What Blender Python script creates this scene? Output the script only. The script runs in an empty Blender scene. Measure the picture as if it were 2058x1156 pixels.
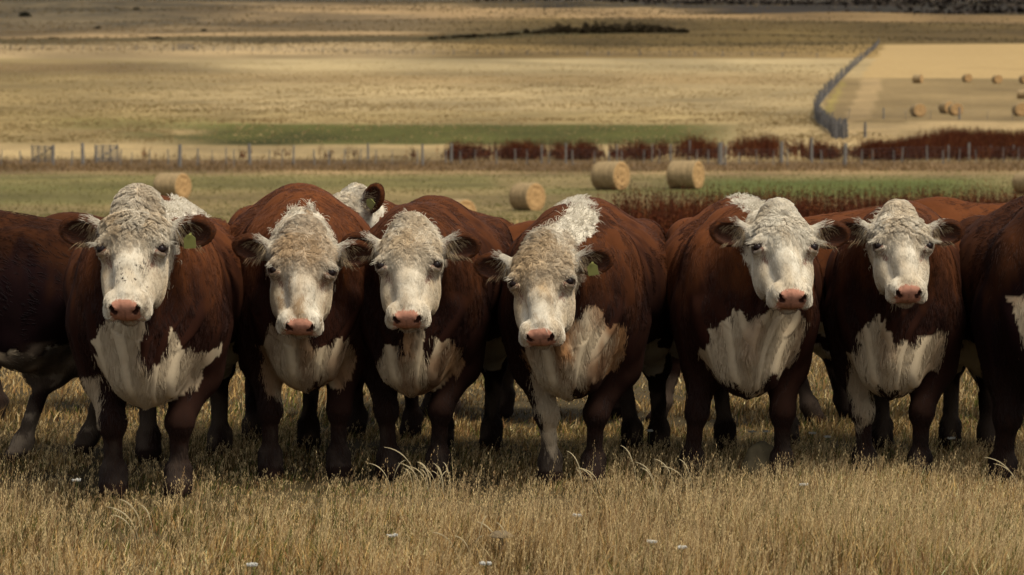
import bpy, math, random
import numpy as np
from mathutils import Vector, Matrix
from mathutils.kdtree import KDTree

# ------------------------------------------------------------------ camera, world, sun, exposure
sc = bpy.context.scene
random.seed(4); RNG = np.random.default_rng(11)
FPX, CX, CY, HY, CAMZ = 4900.0, 1029.0, 578.0, 313.0, 1.5
PITCH = math.atan((CY-HY)/FPX)
cd = bpy.data.cameras.new('camera'); cam = bpy.data.objects.new('camera', cd); sc.collection.objects.link(cam)
cam.location = (0, 0, CAMZ); cam.rotation_euler = (math.pi/2-PITCH, 0, 0)
cd.sensor_width = 36; cd.lens = 36*FPX/2058; cd.clip_start = .1; cd.clip_end = 9000
cd.dof.use_dof = True; cd.dof.focus_distance = 10.9; cd.dof.aperture_fstop = 5.2
sc.camera = cam
SUN_AZ, SUN_EL = math.radians(130), math.radians(61)      # azimuth from +Y towards +X
w = bpy.data.worlds.new("World"); sc.world = w; w.use_nodes = True
nt = w.node_tree; bg = nt.nodes['Background']; sky = nt.nodes.new('ShaderNodeTexSky')
sky.sky_type = 'NISHITA'; sky.sun_disc = False; sky.sun_elevation = SUN_EL; sky.sun_rotation = SUN_AZ
sky.air_density = 1.0; sky.dust_density = 2.0; sky.ozone_density = 0.6
hsv = nt.nodes.new('ShaderNodeHueSaturation'); hsv.inputs['Saturation'].default_value = .3
nt.links.new(sky.outputs[0], hsv.inputs['Color']); nt.links.new(hsv.outputs[0], bg.inputs[0]); bg.inputs[1].default_value = 0.098
sl = bpy.data.lights.new('sun', 'SUN'); so = bpy.data.objects.new('sun', sl); sc.collection.objects.link(so)
sl.energy = 2.05; sl.angle = math.radians(12); sl.color = (1, .935, .81)
tosun = Vector((math.sin(SUN_AZ)*math.cos(SUN_EL), math.cos(SUN_AZ)*math.cos(SUN_EL), math.sin(SUN_EL)))
so.rotation_euler = tosun.to_track_quat('Z', 'Y').to_euler()
sc.view_settings.view_transform = 'Standard'; sc.view_settings.look = 'None'
sc.view_settings.exposure = 0.9; sc.view_settings.gamma = 1.0
GAIN = .72                                                # picture value -> base colour
try: sc.cycles_curves.shape = 'RIBBONS'
except Exception: pass

# ------------------------------------------------------------------ helpers
C = sc.collection
def lin(c):
    c = np.asarray(c, float)/255.
    return np.where(c <= .04045, c/12.92, ((c+.055)/1.055)**2.4)
def alb(r, g, b, k=1.0): return np.clip(lin((r, g, b))*GAIN*k, 0, .85)
CT, ST = math.cos(PITCH), math.sin(PITCH)
def unproj(px, py, d):
    b = (CY-py)/FPX; s = d/(CT+b*ST)
    return np.array([(px-CX)/FPX*s, d, CAMZ+s*(b*CT-ST)])
def tag(o, label=None, cat=None, group=None, kind=None):
    if label: o['label'] = label
    if cat: o['category'] = cat
    if group: o['group'] = group
    if kind: o['kind'] = kind
    return o
def empty(name, loc=(0, 0, 0), rz=0):
    o = bpy.data.objects.new(name, None); C.objects.link(o); o.location = loc; o.rotation_euler = (0, 0, rz)
    o.empty_display_size = .1; return o
def meshobj(name, V, F, mat=None, parent=None, smooth=False, col=None, mats=None, midx=None):
    """V (n,3); F list of arrays (m,k) with k corners"""
    me = bpy.data.meshes.new(name); V = np.asarray(V, np.float32)
    if not isinstance(F, list): F = [F]
    F = [np.asarray(f, np.int32) for f in F if len(f)]
    me.vertices.add(len(V)); me.vertices.foreach_set('co', V.ravel())
    nl = sum(f.size for f in F); npoly = sum(len(f) for f in F)
    me.loops.add(nl); me.polygons.add(npoly)
    me.loops.foreach_set('vertex_index', np.concatenate([f.ravel() for f in F]))
    tot = np.concatenate([np.full(len(f), f.shape[1], np.int32) for f in F])
    me.polygons.foreach_set('loop_start', np.concatenate([[0], np.cumsum(tot)[:-1]]).astype(np.int32))
    me.polygons.foreach_set('loop_total', tot)
    me.polygons.foreach_set('use_smooth', np.full(npoly, smooth))
    if midx is not None: me.polygons.foreach_set('material_index', np.asarray(midx, np.int32))
    if col is not None:
        a = me.color_attributes.new('col', 'FLOAT_COLOR', 'POINT')
        cc = np.ones((len(V), 4), np.float32); cc[:, :3] = col; a.data.foreach_set('color', cc.ravel())
    me.update(calc_edges=True); me.validate()
    for m in (mats or ([mat] if mat else [])): me.materials.append(m)
    o = bpy.data.objects.new(name, me); C.objects.link(o)
    if parent: o.parent = parent
    return o
class MB:
    def __init__(s): s.v = []; s.f = []; s.n = 0
    def add(s, V, F): s.v.append(np.asarray(V, float)); s.f += [[i+s.n for i in f] for f in F]; s.n += len(V)
    def box(s, c, d, rz=0, tilt=(0, 0), taper=1.0):
        x, y, z = np.array(d)/2.; P = []
        for sz in (-1, 1):
            t = taper if sz > 0 else 1
            for a, b in ((-1, -1), (1, -1), (1, 1), (-1, 1)): P.append((a*x*t+(sz*z+z)*tilt[0], b*y*t+(sz*z+z)*tilt[1], sz*z))
        P = np.array(P); cr, sr = math.cos(rz), math.sin(rz)
        P = np.stack([P[:, 0]*cr-P[:, 1]*sr, P[:, 0]*sr+P[:, 1]*cr, P[:, 2]], 1)+np.array(c)
        s.add(P, [[0, 3, 2, 1], [4, 5, 6, 7], [0, 1, 5, 4], [1, 2, 6, 5], [2, 3, 7, 6], [3, 0, 4, 7]])
    def tube(s, a, b, ra, rb=None, n=6):
        rb = ra if rb is None else rb; a = np.array(a, float); b = np.array(b, float); t = (b-a)/np.linalg.norm(b-a)
        u = np.cross(t, (0, 0, 1) if abs(t[2]) < .9 else (1, 0, 0)); u /= np.linalg.norm(u); v = np.cross(t, u)
        P = []
        for c, r in ((a, ra), (b, rb)):
            for i in range(n): an = 2*math.pi*i/n; P.append(c+r*(u*math.cos(an)+v*math.sin(an)))
        s.add(P, [[i, (i+1) % n, n+(i+1) % n, n+i] for i in range(n)]+[list(range(n))[::-1], list(range(n, 2*n))])
    def build(s, name, mat, parent=None, smooth=False):
        V = np.concatenate(s.v); by = {}
        for f in s.f: by.setdefault(len(f), []).append(f)
        return meshobj(name, V, list(by.values()), mat, parent, smooth)
_K = RNG.normal(size=(14, 3)); _PH = RNG.uniform(0, 6.28, 14)
def noise(P, f=1.0, seed=0):                     # smooth pseudo noise about -1..1
    P = np.asarray(P)*f; r = 0
    for i in range(7):
        k = _K[(i*3+seed) % 14]*(.6+.35*i); r = r+np.sin(P@k+_PH[(i+seed*5) % 14]+1.7*np.sin(P@_K[(i*5+seed+1) % 14]))
    return r/3.2
def fbm(P, f=1.0, seed=0, o=3):
    return sum(noise(P, f*2.1**i, seed+i)*.5**i for i in range(o))/1.5
def sstep(x, a, b): t = np.clip((x-a)/(b-a), 0, 1); return t*t*(3-2*t)
def mix(a, b, t): t = np.asarray(t)[..., None]; return a*(1-t)+b*t
def inpoly(x, y, poly):
    r = np.zeros(x.shape, bool); n = len(poly); j = n-1
    for i in range(n):
        (xi, yi), (xj, yj) = poly[i], poly[j]
        if yi != yj: r ^= ((yi > y) != (yj > y)) & (x < (xj-xi)*(y-yi)/(yj-yi)+xi)
        j = i
    return r
# ------------------------------------------------------------------ materials
def mat(name, color=None, rough=.8, attr=False, noise_s=None, noise_a=.25, bump=None, spec=.3, metal=0, stretch=(1, 1, 1), trans=0, bdist=.01):
    m = bpy.data.materials.new(name); m.use_nodes = True; n = m.node_tree.nodes; L = m.node_tree.links; b = n['Principled BSDF']
    b.inputs['Roughness'].default_value = rough; b.inputs['Specular IOR Level'].default_value = spec; b.inputs['Metallic'].default_value = metal
    src = None
    if attr: a = n.new('ShaderNodeAttribute'); a.attribute_name = 'col'; src = a.outputs['Color']
    elif color is not None: b.inputs['Base Color'].default_value = (*color, 1)
    if noise_s:
        tc = n.new('ShaderNodeTexCoord'); mp = n.new('ShaderNodeMapping'); mp.inputs['Scale'].default_value = stretch
        no = n.new('ShaderNodeTexNoise'); no.inputs['Scale'].default_value = noise_s; no.inputs['Detail'].default_value = 6; no.inputs['Roughness'].default_value = .65
        L.new(tc.outputs['Object'], mp.inputs[0]); L.new(mp.outputs[0], no.inputs['Vector'])
        mr = n.new('ShaderNodeMapRange'); mr.inputs[1].default_value = .3; mr.inputs[2].default_value = .7
        mr.inputs[3].default_value = 1-noise_a; mr.inputs[4].default_value = 1+noise_a; L.new(no.outputs['Fac'], mr.inputs[0])
        mm = n.new('ShaderNodeVectorMath'); mm.operation = 'SCALE'
        if src: L.new(src, mm.inputs[0])
        else: mm.inputs[0].default_value = color
        L.new(mr.outputs[0], mm.inputs['Scale']); src = mm.outputs[0]
        if bump:
            bu = n.new('ShaderNodeBump'); bu.inputs['Strength'].default_value = bump; bu.inputs['Distance'].default_value = bdist
            L.new(no.outputs['Fac'], bu.inputs['Height']); L.new(bu.outputs[0], b.inputs['Normal'])
    if src: L.new(src, b.inputs['Base Color'])
    if trans:
        tr = n.new('ShaderNodeBsdfTranslucent'); mx = n.new('ShaderNodeMixShader'); mx.inputs[0].default_value = trans
        L.new(src, tr.inputs[0]); L.new(b.outputs[0], mx.inputs[1]); L.new(tr.outputs[0], mx.inputs[2]); L.new(mx.outputs[0], n['Material Output'].inputs[0])
    return m
M = {}
M['hide'] = mat('hide', attr=True, rough=.9, noise_s=30, noise_a=.08, bump=.12, spec=.06, bdist=.004)
M['hair'] = mat('hair', attr=True, rough=.65, spec=.14)
M['eye'] = mat('eye', (.010, .005, .004), rough=.3, spec=.12)
M['tag'] = mat('tag_plastic', tuple(alb(132, 130, 70)), rough=.5)
M['ground'] = mat('ground', attr=True, rough=1, noise_s=1.3, noise_a=.22, bump=.6, spec=.05, bdist=.15)
M['grass'] = mat('grass', attr=True, rough=.8, spec=.15, trans=.25)
M['dock'] = mat('dock', attr=True, rough=.9, spec=.05)
M['wood'] = mat('weathered_wood', tuple(alb(125, 118, 108)), rough=.95, noise_s=9, noise_a=.3, bump=.4, spec=.1)
M['greywood'] = mat('grey_wood', tuple(alb(104, 100, 96)), rough=.95, noise_s=3, noise_a=.3, spec=.1)
M['wire'] = mat('wire', (.12, .11, .1), rough=.6, metal=.5)
M['straw'] = mat('straw', attr=True, rough=.95, noise_s=9, noise_a=.22, bump=.6, spec=.1, bdist=.03)
M['petal'] = mat('petal', tuple(alb(215, 210, 195)), rough=.8)
M['stem'] = mat('stem', tuple(alb(95, 95, 50)), rough=.8)
M['rock'] = mat('rock', tuple(alb(120, 105, 75)), rough=.95, noise_s=14, noise_a=.3, bump=.5)
M['cap'] = mat('mushroom_cap', tuple(alb(122, 104, 76)), rough=.9, noise_s=40, noise_a=.2, bump=.3)
M['leafy'] = mat('leafy', attr=True, rough=.9, spec=.05)

# ------------------------------------------------------------------ terrain
_prof_py = [(-60, None)]
PR_D = [9, 11, 16, 25, 45, 70, 92, 100, 108, 130, 150, 172, 186, 200, 215, 235, 262, 300, 355, 430, 520, 650, 900, 1300, 1800, 2600]
PR_Z0 = {9: 0, 11: 0, 16: 0, 25: -.05, 45: -.22, 70: -.45, 92: -.58}
PR_Y = {100: 400, 108: 382, 130: 356, 150: 343, 172: 331, 186: 316, 200: 298, 215: 277, 235: 242, 262: 222, 300: 198, 355: 166, 430: 138, 520: 116, 650: 94, 900: 62, 1300: 33, 1800: 2, 2600: -70}
PR_H = [PR_Z0[d] if d in PR_Z0 else float(unproj(CX, PR_Y[d], d)[2]) for d in PR_D]
_dd = np.concatenate([[-80, 0], PR_D]); _hh = np.concatenate([[0, 0], PR_H])
_u = np.linspace(math.log(5), math.log(2600), 900); _h = np.interp(np.exp(_u), _dd, _hh)
for _ in range(3): _h[3:-3] = sum(_h[3+i:len(_h)-3+i] for i in range(-3, 4))/7
def height(x, y):
    x = np.asarray(x, float); y = np.asarray(y, float)
    h = np.interp(np.log(np.maximum(y, 5)), _u, _h)
    P = np.stack([x, y, 0*x], -1)
    a = sstep(y, 120, 900)
    return h+noise(P, .012, 2)*a*.7+noise(P, .004, 5)*sstep(y, 500, 1500)*2+noise(P, .5, 3)*.018
_ty = np.exp(_u)
def ground_d(px, py):                      # distance at which the ground shows at this pixel
    x = (px-CX)/FPX*_ty; z = height(x, _ty)
    b = (z-CAMZ)/_ty; r = HY-b*FPX
    r = np.minimum.accumulate(np.where(_ty > 20, r, 1e4)); i = int(np.argmax(r <= py))
    return float(_ty[max(i, 1)])
def gpos(px, py):
    d = ground_d(px, py); x = (px-CX)/FPX*d*1.0
    return np.array([x, d, float(height(x, d))])
rows = np.concatenate([np.linspace(-60, 4, 12), np.exp(np.linspace(math.log(5), math.log(2600), 780))])
ncol = 420; tt = np.linspace(-1, 1, ncol); tt = tt*.55+tt**3*.45
hw = np.maximum(rows*.55, 30)+10
X = tt[None, :]*hw[:, None]; Y = np.repeat(rows[:, None], ncol, 1); Z = height(X, Y)
idx = np.arange(len(rows)*ncol).reshape(len(rows), ncol)
F = np.stack([idx[:-1, :-1], idx[:-1, 1:], idx[1:, 1:], idx[1:, :-1]], -1).reshape(-1, 4)
# colours by field; pu/pv = where a spot stands in field coordinates (bearing, nominal rise)
yy = np.maximum(Y, 5); pu = CX+X/yy*FPX; pv = HY-(np.interp(np.log(yy), _u, _h)-CAMZ)/yy*FPX
P3 = np.stack([X, Y, 0*X], -1); _l = np.clip(np.log(yy/40)/np.log(12), 0, 1); n1 = fbm(P3, .5, 1)*(1-sstep(_l, .2, .5))+fbm(P3*np.array([1, .6, 1]), .13, 2)*sstep(_l, .2, .5)*(1-sstep(_l, .7, 1))+fbm(P3*np.array([1, .6, 1]), .03, 3)*sstep(_l, .7, 1); n2 = fbm(P3, .05, 4); n3 = fbm(P3*np.array([.35, 1, 1]), .02, 2)
n4 = noise(np.stack([pu*.004, pv*.09, 0*pu], -1), 1, 6)
pv2 = pv+n3*4+n1*1.5; pvf = pv+n1*2
col = np.zeros(X.shape+(3,)); col[:] = alb(78, 66, 42)
def band(c, lo, hi, x0=-1e5, x1=1e5, soft=3, xs=30, wob=True, k=1):
    q = pv2 if wob else pv
    m = sstep(q, lo-soft, lo+soft)*(1-sstep(q, hi-soft, hi+soft))*sstep(pu+n1*10, x0-xs, x0+xs)*(1-sstep(pu+n1*10, x1-xs, x1+xs))
    col[:] = mix(col, np.asarray(c), m*k)
band(alb(76, 64, 42), 500, 1e6, soft=20)
band(alb(130, 112, 74), 345, 520, soft=4)
band(alb(108, 104, 58), 352, 380, x1=1000, soft=6, k=.55)
band(alb(100, 98, 54), 372, 410, x1=330, soft=6, k=.6)
band(alb(86, 98, 46), 358, 398, x0=1380, x1=1980, soft=8, xs=120, k=.85)
band(alb(96, 98, 52), 376, 388, x0=1080, x1=2200, soft=5, k=.5)
band(alb(160, 130, 90), 338, 349, k=.7)
band(alb(112, 88, 58), 324, 341, soft=3)
band(alb(166, 141, 95), 288, 324, soft=4)
band(alb(160, 137, 94), 90, 290, soft=3)
band(alb(142, 120, 76), 122, 290, x1=330, xs=300, k=.85)
band(alb(122, 98, 64), 130, 150, x1=420, xs=200, k=.75, soft=6)
band(alb(178, 156, 110), 118, 148, x0=400, x1=1680, xs=200, k=.75, soft=7)
band(alb(150, 120, 76), 150, 168, x0=450, x1=1690, xs=200, k=.4, soft=7)
band(alb(172, 149, 104), 172, 232, x0=420, x1=1640, xs=200, k=.6, soft=10)
band(alb(150, 128, 76), 226, 250, x0=0, x1=1500, xs=200, k=.45, soft=5)
band(alb(84, 82, 38), 251, 291, x0=380, x1=1450, soft=3, xs=110)
band(alb(84, 82, 38), 266, 281, x0=240, x1=500, soft=3, xs=70, k=.7)
band(alb(112, 108, 52), 240, 262, x0=120, x1=480, soft=4, xs=70, k=.5)
band(alb(186, 156, 104), 262, 272, x0=330, x1=400, soft=2, xs=40, k=.7)
band(alb(138, 112, 66), 88, 119, x0=840, xs=160, soft=3)
band(alb(160, 135, 94), 88, 118, x1=860, soft=3, xs=120)
band(alb(84, 72, 44), 76, 83, x1=900, soft=3, xs=160, k=.5)
band(alb(156, 128, 88), 66, 76, x1=900, soft=3)
band(alb(96, 78, 42), 44, 90, x0=860, soft=3, xs=90)
band(alb(76, 60, 38), 60, 86, x0=1800, soft=7, xs=220, k=.5)
band(alb(112, 93, 64), 8, 68, x1=900, xs=300, soft=3)
band(alb(160, 130, 88), 14, 46, x0=420, x1=1500, xs=250, soft=4, k=.8)
band(alb(78, 72, 56), -60, 52, x1=560, xs=300, soft=12, k=.5)
band(alb(94, 80, 58), 36, 54, x0=560, x1=860, xs=80, soft=3, k=.6)
band(alb(148, 118, 76), 34, 44, x0=1250, soft=2, k=.7)
band(alb(56, 49, 42), -200, 31, x0=1400, xs=120, soft=3)
band(alb(64, 58, 50), -300, 10, x0=1000, soft=3, xs=160)
band(alb(80, 72, 58), -300, 2, soft=3)
def field(poly, c, k=1, jit=1.5):
    m = inpoly(pu+n1*jit, pvf-n1*2+n1*jit*.4, poly).astype(float); col[:] = mix(col, np.asarray(c), m*k)
field([(835, 80), (900, 72), (1000, 66), (1100, 60), (1372, 62), (1372, 71), (1100, 76), (1000, 78), (900, 84)], alb(66, 60, 34), .8, 1)
field([(1664, 158), (2600, 156), (2600, 252), (1660, 262), (1650, 225)], alb(132, 110, 72))
field([(1735, 160), (1775, 160), (1748, 236), (1690, 250)], alb(168, 140, 96), .55, 8)
field([(1690, 166), (1700, 160), (1664, 240), (1650, 230)], alb(150, 132, 66), .7, 5)
field([(1650, 246), (2600, 238), (2600, 266), (1650, 290)], alb(164, 138, 94))
field([(1774, 92), (2700, 92), (2700, 158), (1728, 157)], alb(178, 148, 96), 1, .5)
v = 1+.24*n1+.16*n2+.15*n4+.05*sstep(-pv, -240, -60)*fbm(P3*np.array([.25, 1, 1]), .07, 6); dark = sstep(n1, .55, 1.0)*sstep(pv, 95, 100)*(1-sstep(pv, 300, 330))
mow = noise(np.stack([X*.05, Y*.55, 0*X], -1), 1, 3)+.6*noise(np.stack([X*.16, Y*1.3, 0*X], -1), 1, 6)
v = v+.13*mow*sstep(pv, 340, 350)*(1-sstep(pv, 480, 560))
vv = np.where(inpoly(pu, pv, [(1774, 92), (2700, 92), (2700, 158), (1728, 157)]), 1+.04*n1, v)*(1-.15*dark)
col *= vv[..., None]
scrub = (fbm(P3*np.array([.6, 1, 1]), .03, 7)+.5*noise(P3, .12, 3) > .2)*(pv < 60)*(sstep(pu+pv*0, 1000, 300)+1*(pu > 1380)*(pv < 25))
col = mix(col, alb(58, 54, 44), np.clip(scrub, 0, 1)*.55)
col = mix(col, col.mean(-1, keepdims=True)*np.array([1.12, 1.0, .8]), np.full(col.shape[:2], .07)*(pv < 340))
ground = meshobj('ground', np.stack([X, Y, Z], -1).reshape(-1, 3), F, M['ground'], smooth=True, col=col.reshape(-1, 3))
tag(ground, 'rolling dry pasture ground with straw fields and a mown green strip', 'ground', kind='structure')

# ------------------------------------------------------------------ implicit surface for the cattle
def axis(lo, hi, flo, fhi, hc, hf):
    a = np.arange(flo, lo, -hc)[::-1] if flo > lo else np.array([flo]); b = np.arange(flo+hf, fhi, hf); c = np.arange(max(fhi, flo+hf), hi+hc, hc)
    return np.unique(np.concatenate([a, b, c]).round(5)).astype(np.float32)
class Field:
    def __init__(s, ax): s.ax = ax; s.F = np.full([len(a) for a in ax], 1.0, np.float32)
    def sub(s, lo, hi):
        sl = tuple(slice(max(0, int(np.searchsorted(a, l))-1), int(np.searchsorted(a, h))+1) for a, l, h in zip(s.ax, lo, hi))
        G = np.meshgrid(*[a[q] for a, q in zip(s.ax, sl)], indexing='ij', copy=False)
        return sl, np.stack(G, -1)
    def put(s, sl, d, k, neg=False):
        a = s.F[sl]
        if a.size == 0: return
        if neg:
            d = -d; h = np.clip(.5+.5*(a-d)/k, 0, 1); s.F[sl] = d+(a-d)*h+k*h*(1-h)
        else:
            h = np.clip(.5+.5*(d-a)/k, 0, 1); s.F[sl] = d+(a-d)*h-k*h*(1-h)
    def ell(s, c, r, k=.05, R=None, neg=False):
        c = np.array(c, float); r = np.array(r, float); m = (r.max() if R is not None else r)+k+.06
        sl, P = s.sub(c-m, c+m)
        if P.size == 0: return
        q = (P-c.astype(np.float32))
        if R is not None: q = q@np.asarray(R, np.float32)
        q = q/r.astype(np.float32); k0 = np.sqrt((q*q).sum(-1)); q = q/r.astype(np.float32); k1 = np.sqrt((q*q).sum(-1))+1e-6
        s.put(sl, k0*(k0-1)/k1, k, neg)
    def cone(s, a, b, ra, rb, k=.04, flat=None, neg=False):
        a = np.array(a, np.float32); b = np.array(b, np.float32); m = max(ra, rb)+k+.05
        sl, P = s.sub(np.minimum(a, b)-m, np.maximum(a, b)+m)
        if P.size == 0: return
        ab = b-a; t = np.clip(((P-a)@ab)/max(float(ab@ab), 1e-8), 0, 1); v = P-a-t[..., None]*ab
        d2 = (v*v).sum(-1)
        if flat is not None: ax_, f = flat; d2 = d2+(f*f-1)*(v@np.asarray(ax_, np.float32))**2
        s.put(sl, np.sqrt(np.maximum(d2, 0))-(ra+(rb-ra)*t), k, neg)
    def mesh(s):
        F = s.F; xs, ys, zs = s.ax; ins = F < 0
        c = np.zeros([n-1 for n in F.shape], np.int8)
        for i in (0, 1):
            for j in (0, 1):
                for k in (0, 1): c += ins[i:F.shape[0]-1+i, j:F.shape[1]-1+j, k:F.shape[2]-1+k]
        I, J, K = np.nonzero((c > 0) & (c < 8)); vid = -np.ones(c.shape, np.int32); vid[I, J, K] = np.arange(len(I))
        acc = np.zeros((len(I), 3)); cnt = np.zeros(len(I))
        offs = [(i, j, k) for i in (0, 1) for j in (0, 1) for k in (0, 1)]
        for o in offs:
            for ax in range(3):
                if o[ax]: continue
                p = list(o); p[ax] = 1
                f0 = F[I+o[0], J+o[1], K+o[2]]; f1 = F[I+p[0], J+p[1], K+p[2]]; m = (f0 < 0) != (f1 < 0)
                t = np.where(m, f0/np.where(f0 == f1, 1, f0-f1), 0)
                p0 = np.stack([xs[I+o[0]], ys[J+o[1]], zs[K+o[2]]], -1); p1 = np.stack([xs[I+p[0]], ys[J+p[1]], zs[K+p[2]]], -1)
                acc += np.where(m[:, None], p0+(p1-p0)*t[:, None], 0); cnt += m
        V = acc/cnt[:, None]; Q = []
        for ax in range(3):
            a = [slice(1, -1)]*3; a[ax] = slice(None, -1); b = [slice(1, -1)]*3; b[ax] = slice(1, None)
            A = ins[tuple(a)]; B = ins[tuple(b)]; i, j, k = np.nonzero(A != B); base = [i, j, k]
            for q in range(3):
                if q != ax: base[q] = base[q]+1
            o1, o2 = [(1, 2), (2, 0), (0, 1)][ax]
            def vi(d1, d2): w_ = [x.copy() for x in base]; w_[o1] -= d1; w_[o2] -= d2; return vid[w_[0], w_[1], w_[2]]
            q = np.stack([vi(1, 1), vi(0, 1), vi(0, 0), vi(1, 0)], -1); fl = ~A[i, j, k]; q[fl] = q[fl][:, ::-1]; Q.append(q)
        Q = np.concatenate(Q); Q = Q[(Q >= 0).all(1)]
        return V, Q

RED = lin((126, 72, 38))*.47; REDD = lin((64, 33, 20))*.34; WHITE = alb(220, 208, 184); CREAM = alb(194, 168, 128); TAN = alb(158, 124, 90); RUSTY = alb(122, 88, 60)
PINK = alb(176, 124, 100); DARK = lin((34, 22, 16))*.8; MUD = lin((66, 56, 46))*.8

def make_cow(c):
    psi = math.radians(c['yaw']); cw, sw = math.cos(psi), math.sin(psi)
    ox, oy = c['pos']; oz = float(height(ox, oy))
    # world offset -> cow frame (X right, Y back, Z up)
    def w2l(p): p = np.asarray(p, float)-np.array([ox, oy, oz]); return np.stack([p[..., 0]*cw-p[..., 1]*sw, p[..., 0]*sw+p[..., 1]*cw, p[..., 2]], -1)
    def vl(v): v = np.asarray(v, float); return np.array([v[0]*cw-v[1]*sw, v[0]*sw+v[1]*cw, v[2]])
    W = c.get('w', 1); H = c.get('h', 1); Ln = c.get('len', 1)
    hs = c.get('hs', 1.08); hw_ = unproj(*c['head']); ho = w2l(hw_)
    hy, hp, hr = [math.radians(a) for a in c.get('hrot', (0, 48, 0))]
    f = np.array([math.sin(hy), -math.cos(hy), 0]); up = np.array([0, 0, 1.]); rt = np.array([math.cos(hy), math.sin(hy), 0])
    rt, up = rt*math.cos(hr)-up*math.sin(hr), up*math.cos(hr)+rt*math.sin(hr)
    N = f*math.cos(hp)-up*math.sin(hp); D = f*math.sin(hp)+up*math.cos(hp)
    R = np.stack([vl(rt), vl(N), vl(D)], 1)          # columns: head axes in the cow frame
    LW = np.array([c.get('lw', 1.0), 1, 1]); h2l = lambda p: ho+hs*(R@(np.asarray(p, float)*LW))
    fine = c.get('fine', .0075); hx = .36*hs; hsz = .34*hs
    axs = (axis(-.56*W, .56*W, max(ho[0]-hx, -.9), ho[0]+hx, .017, fine), axis(-.9, 1.75*Ln, ho[1]-hsz, ho[1]+hsz, .017, fine), axis(-.03, 1.55, ho[2]-hsz*1.1, ho[2]+hsz, .017, fine))
    g = Field(axs)
    S = lambda x, y, z: (x*W, y*Ln, z*H)
    # trunk
    g.ell(S(0, .66, .87), (.405*W, .68*Ln, .375*H), .05)
    g.ell(S(0, .95, .84), (.39*W, .44*Ln, .34*H), .08)
    g.ell(S(0, .10, .88), (.28*W, .36, .36*H), .12)
    for s in (-1, 1):
        g.ell(S(s*.185, .04, .84), (.115*W, .20, .30*H), .07); g.cone(S(s*.10, .16, 1.19), S(s*.23, .0, .84), .05, .06, .05)
        g.ell(S(s*.18, 1.25, .89), (.17*W, .27, .27*H), .14); g.ell(S(s*.24, 1.05, 1.10), (.06, .10, .06), .10)
    g.cone(S(0, .05, 1.13), S(0, .6, 1.13), .10, .13, .10); g.cone(S(0, .6, 1.12), S(0, 1.35, 1.07), .13, .09, .12)
    g.ell(S(0, -.14, .66), (.17*W, .17, .22*H), .12)
    g.ell(S(0, -.06, .52), (.12*W, .20, .11*H), .10)
    # neck
    nb = np.array(S(0, .05, .98)); ne = h2l((0, -.12, -.13)); nm = nb*.5+ne*.5+np.array([0, .0, .02])
    lat = (1, 0, 0)
    g.cone(nb, nm, .245*W, .19, .12, flat=(lat, 1.15)); g.cone(nm, ne, .19, .135*hs, .08, flat=(lat, 1.1))
    th = h2l((0, .0, -.16)); br = np.array(S(0, -.24, .62))
    dl_ = br+np.array([0, -.06, -.02]); b2 = np.array(S(0, -.17, .47)); g.cone(th, dl_, .050, .050, .03, flat=(lat, 1.6)); g.cone(dl_, b2, .05, .065, .03, flat=(lat, 1.6))
    for s in (-1, 1): g.cone(S(s*.15, -.12, .78), S(s*.065, -.19, .54), .095, .075, .035); g.cone(th+np.array([s*.03, .03, 0]), S(s*.09, -.20, .74), .03, .03, .03)
    # legs (feet as cow-frame x,y)
    FL = c.get('feet', [(-.16, .02), (.16, .04), (-.2, 1.2), (.2, 1.25)])
    bend = c.get('knee', [0, 0, 0, 0])
    hooves = []
    for i, (fx, fy) in enumerate(FL):
        s = -1 if i % 2 == 0 else 1; lr = c.get('leg', 1.0)*.93
        if i < 2:
            sh = np.array(S(s*.20, .06, .74)); el = np.array(S(s*.185, .09, .53)); kn = np.array([fx*.75+s*.04, fy*.8-.02+bend[i], .325]); ft = np.array([fx, fy+.015, .11]); hf = np.array([fx, fy-.02, .035])
            g.cone(sh, el, .14*lr, .108*lr, .09); g.cone(el, kn, .092*lr, .052*lr, .05); g.ell(kn, (.055*lr, .058*lr, .065*lr), .03)
            g.cone(kn, ft, .043*lr, .037*lr, .03)
        else:
            hip = np.array(S(s*.2, 1.2, .82)); stf = np.array(S(s*.225, 1.05, .62)); kn = np.array([fx*.8+s*.04, fy+.13, .44]); ft = np.array([fx, fy+.03, .12]); hf = np.array([fx, fy-.01, .035])
            g.cone(hip, stf, .20*lr, .15*lr, .1); g.cone(stf, kn, .135*lr, .064*lr, .06); g.cone(hip+np.array([0, .08, 0]), kn, .14*lr, .055*lr, .08)
            g.ell(kn, (.056*lr, .062*lr, .075*lr), .03); g.cone(kn, ft, .046*lr, .039*lr, .03)
        g.ell(ft, (.047*lr, .050*lr, .045*lr), .02); g.cone(ft, hf, .05*lr, .058*lr, .03, flat=(lat, .9)); g.cone(hf, hf+np.array([0, -.03, -.012]), .06*lr, .05*lr, .02, flat=((0, 0, 1), 1.5))
        hooves.append(hf)
    g.ell(S(0, 1.12, .45), (.10, .12, .09), .05)
    # tail
    t0 = np.array(S(0, 1.50, 1.12)); t1 = np.array(S(.02, 1.60, .85)); t2 = np.array(S(.03, 1.60, .45))
    g.cone(t0-np.array([0, .1, 0]), t0, .045, .035, .06); g.cone(t0, t1, .032, .022, .03); g.cone(t1, t2, .022, .04, .02)
    # head
    E = lambda p, r, k, **kw: g.ell(h2l(p), np.array(r)*LW*hs, k*hs, R=R, **kw)
    Kn = lambda a, b, ra, rb, k, fl=None, **kw: g.cone(h2l(a), h2l(b), ra*hs, rb*hs, k*hs, flat=None if fl is None else (R[:, fl[0]], fl[1]), **kw)
    E((0, -.060, -.03), (.112, .135, .095), .03)
    E((0, -.020, .010), (.100, .095, .066), .04)              # flat forehead
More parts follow.
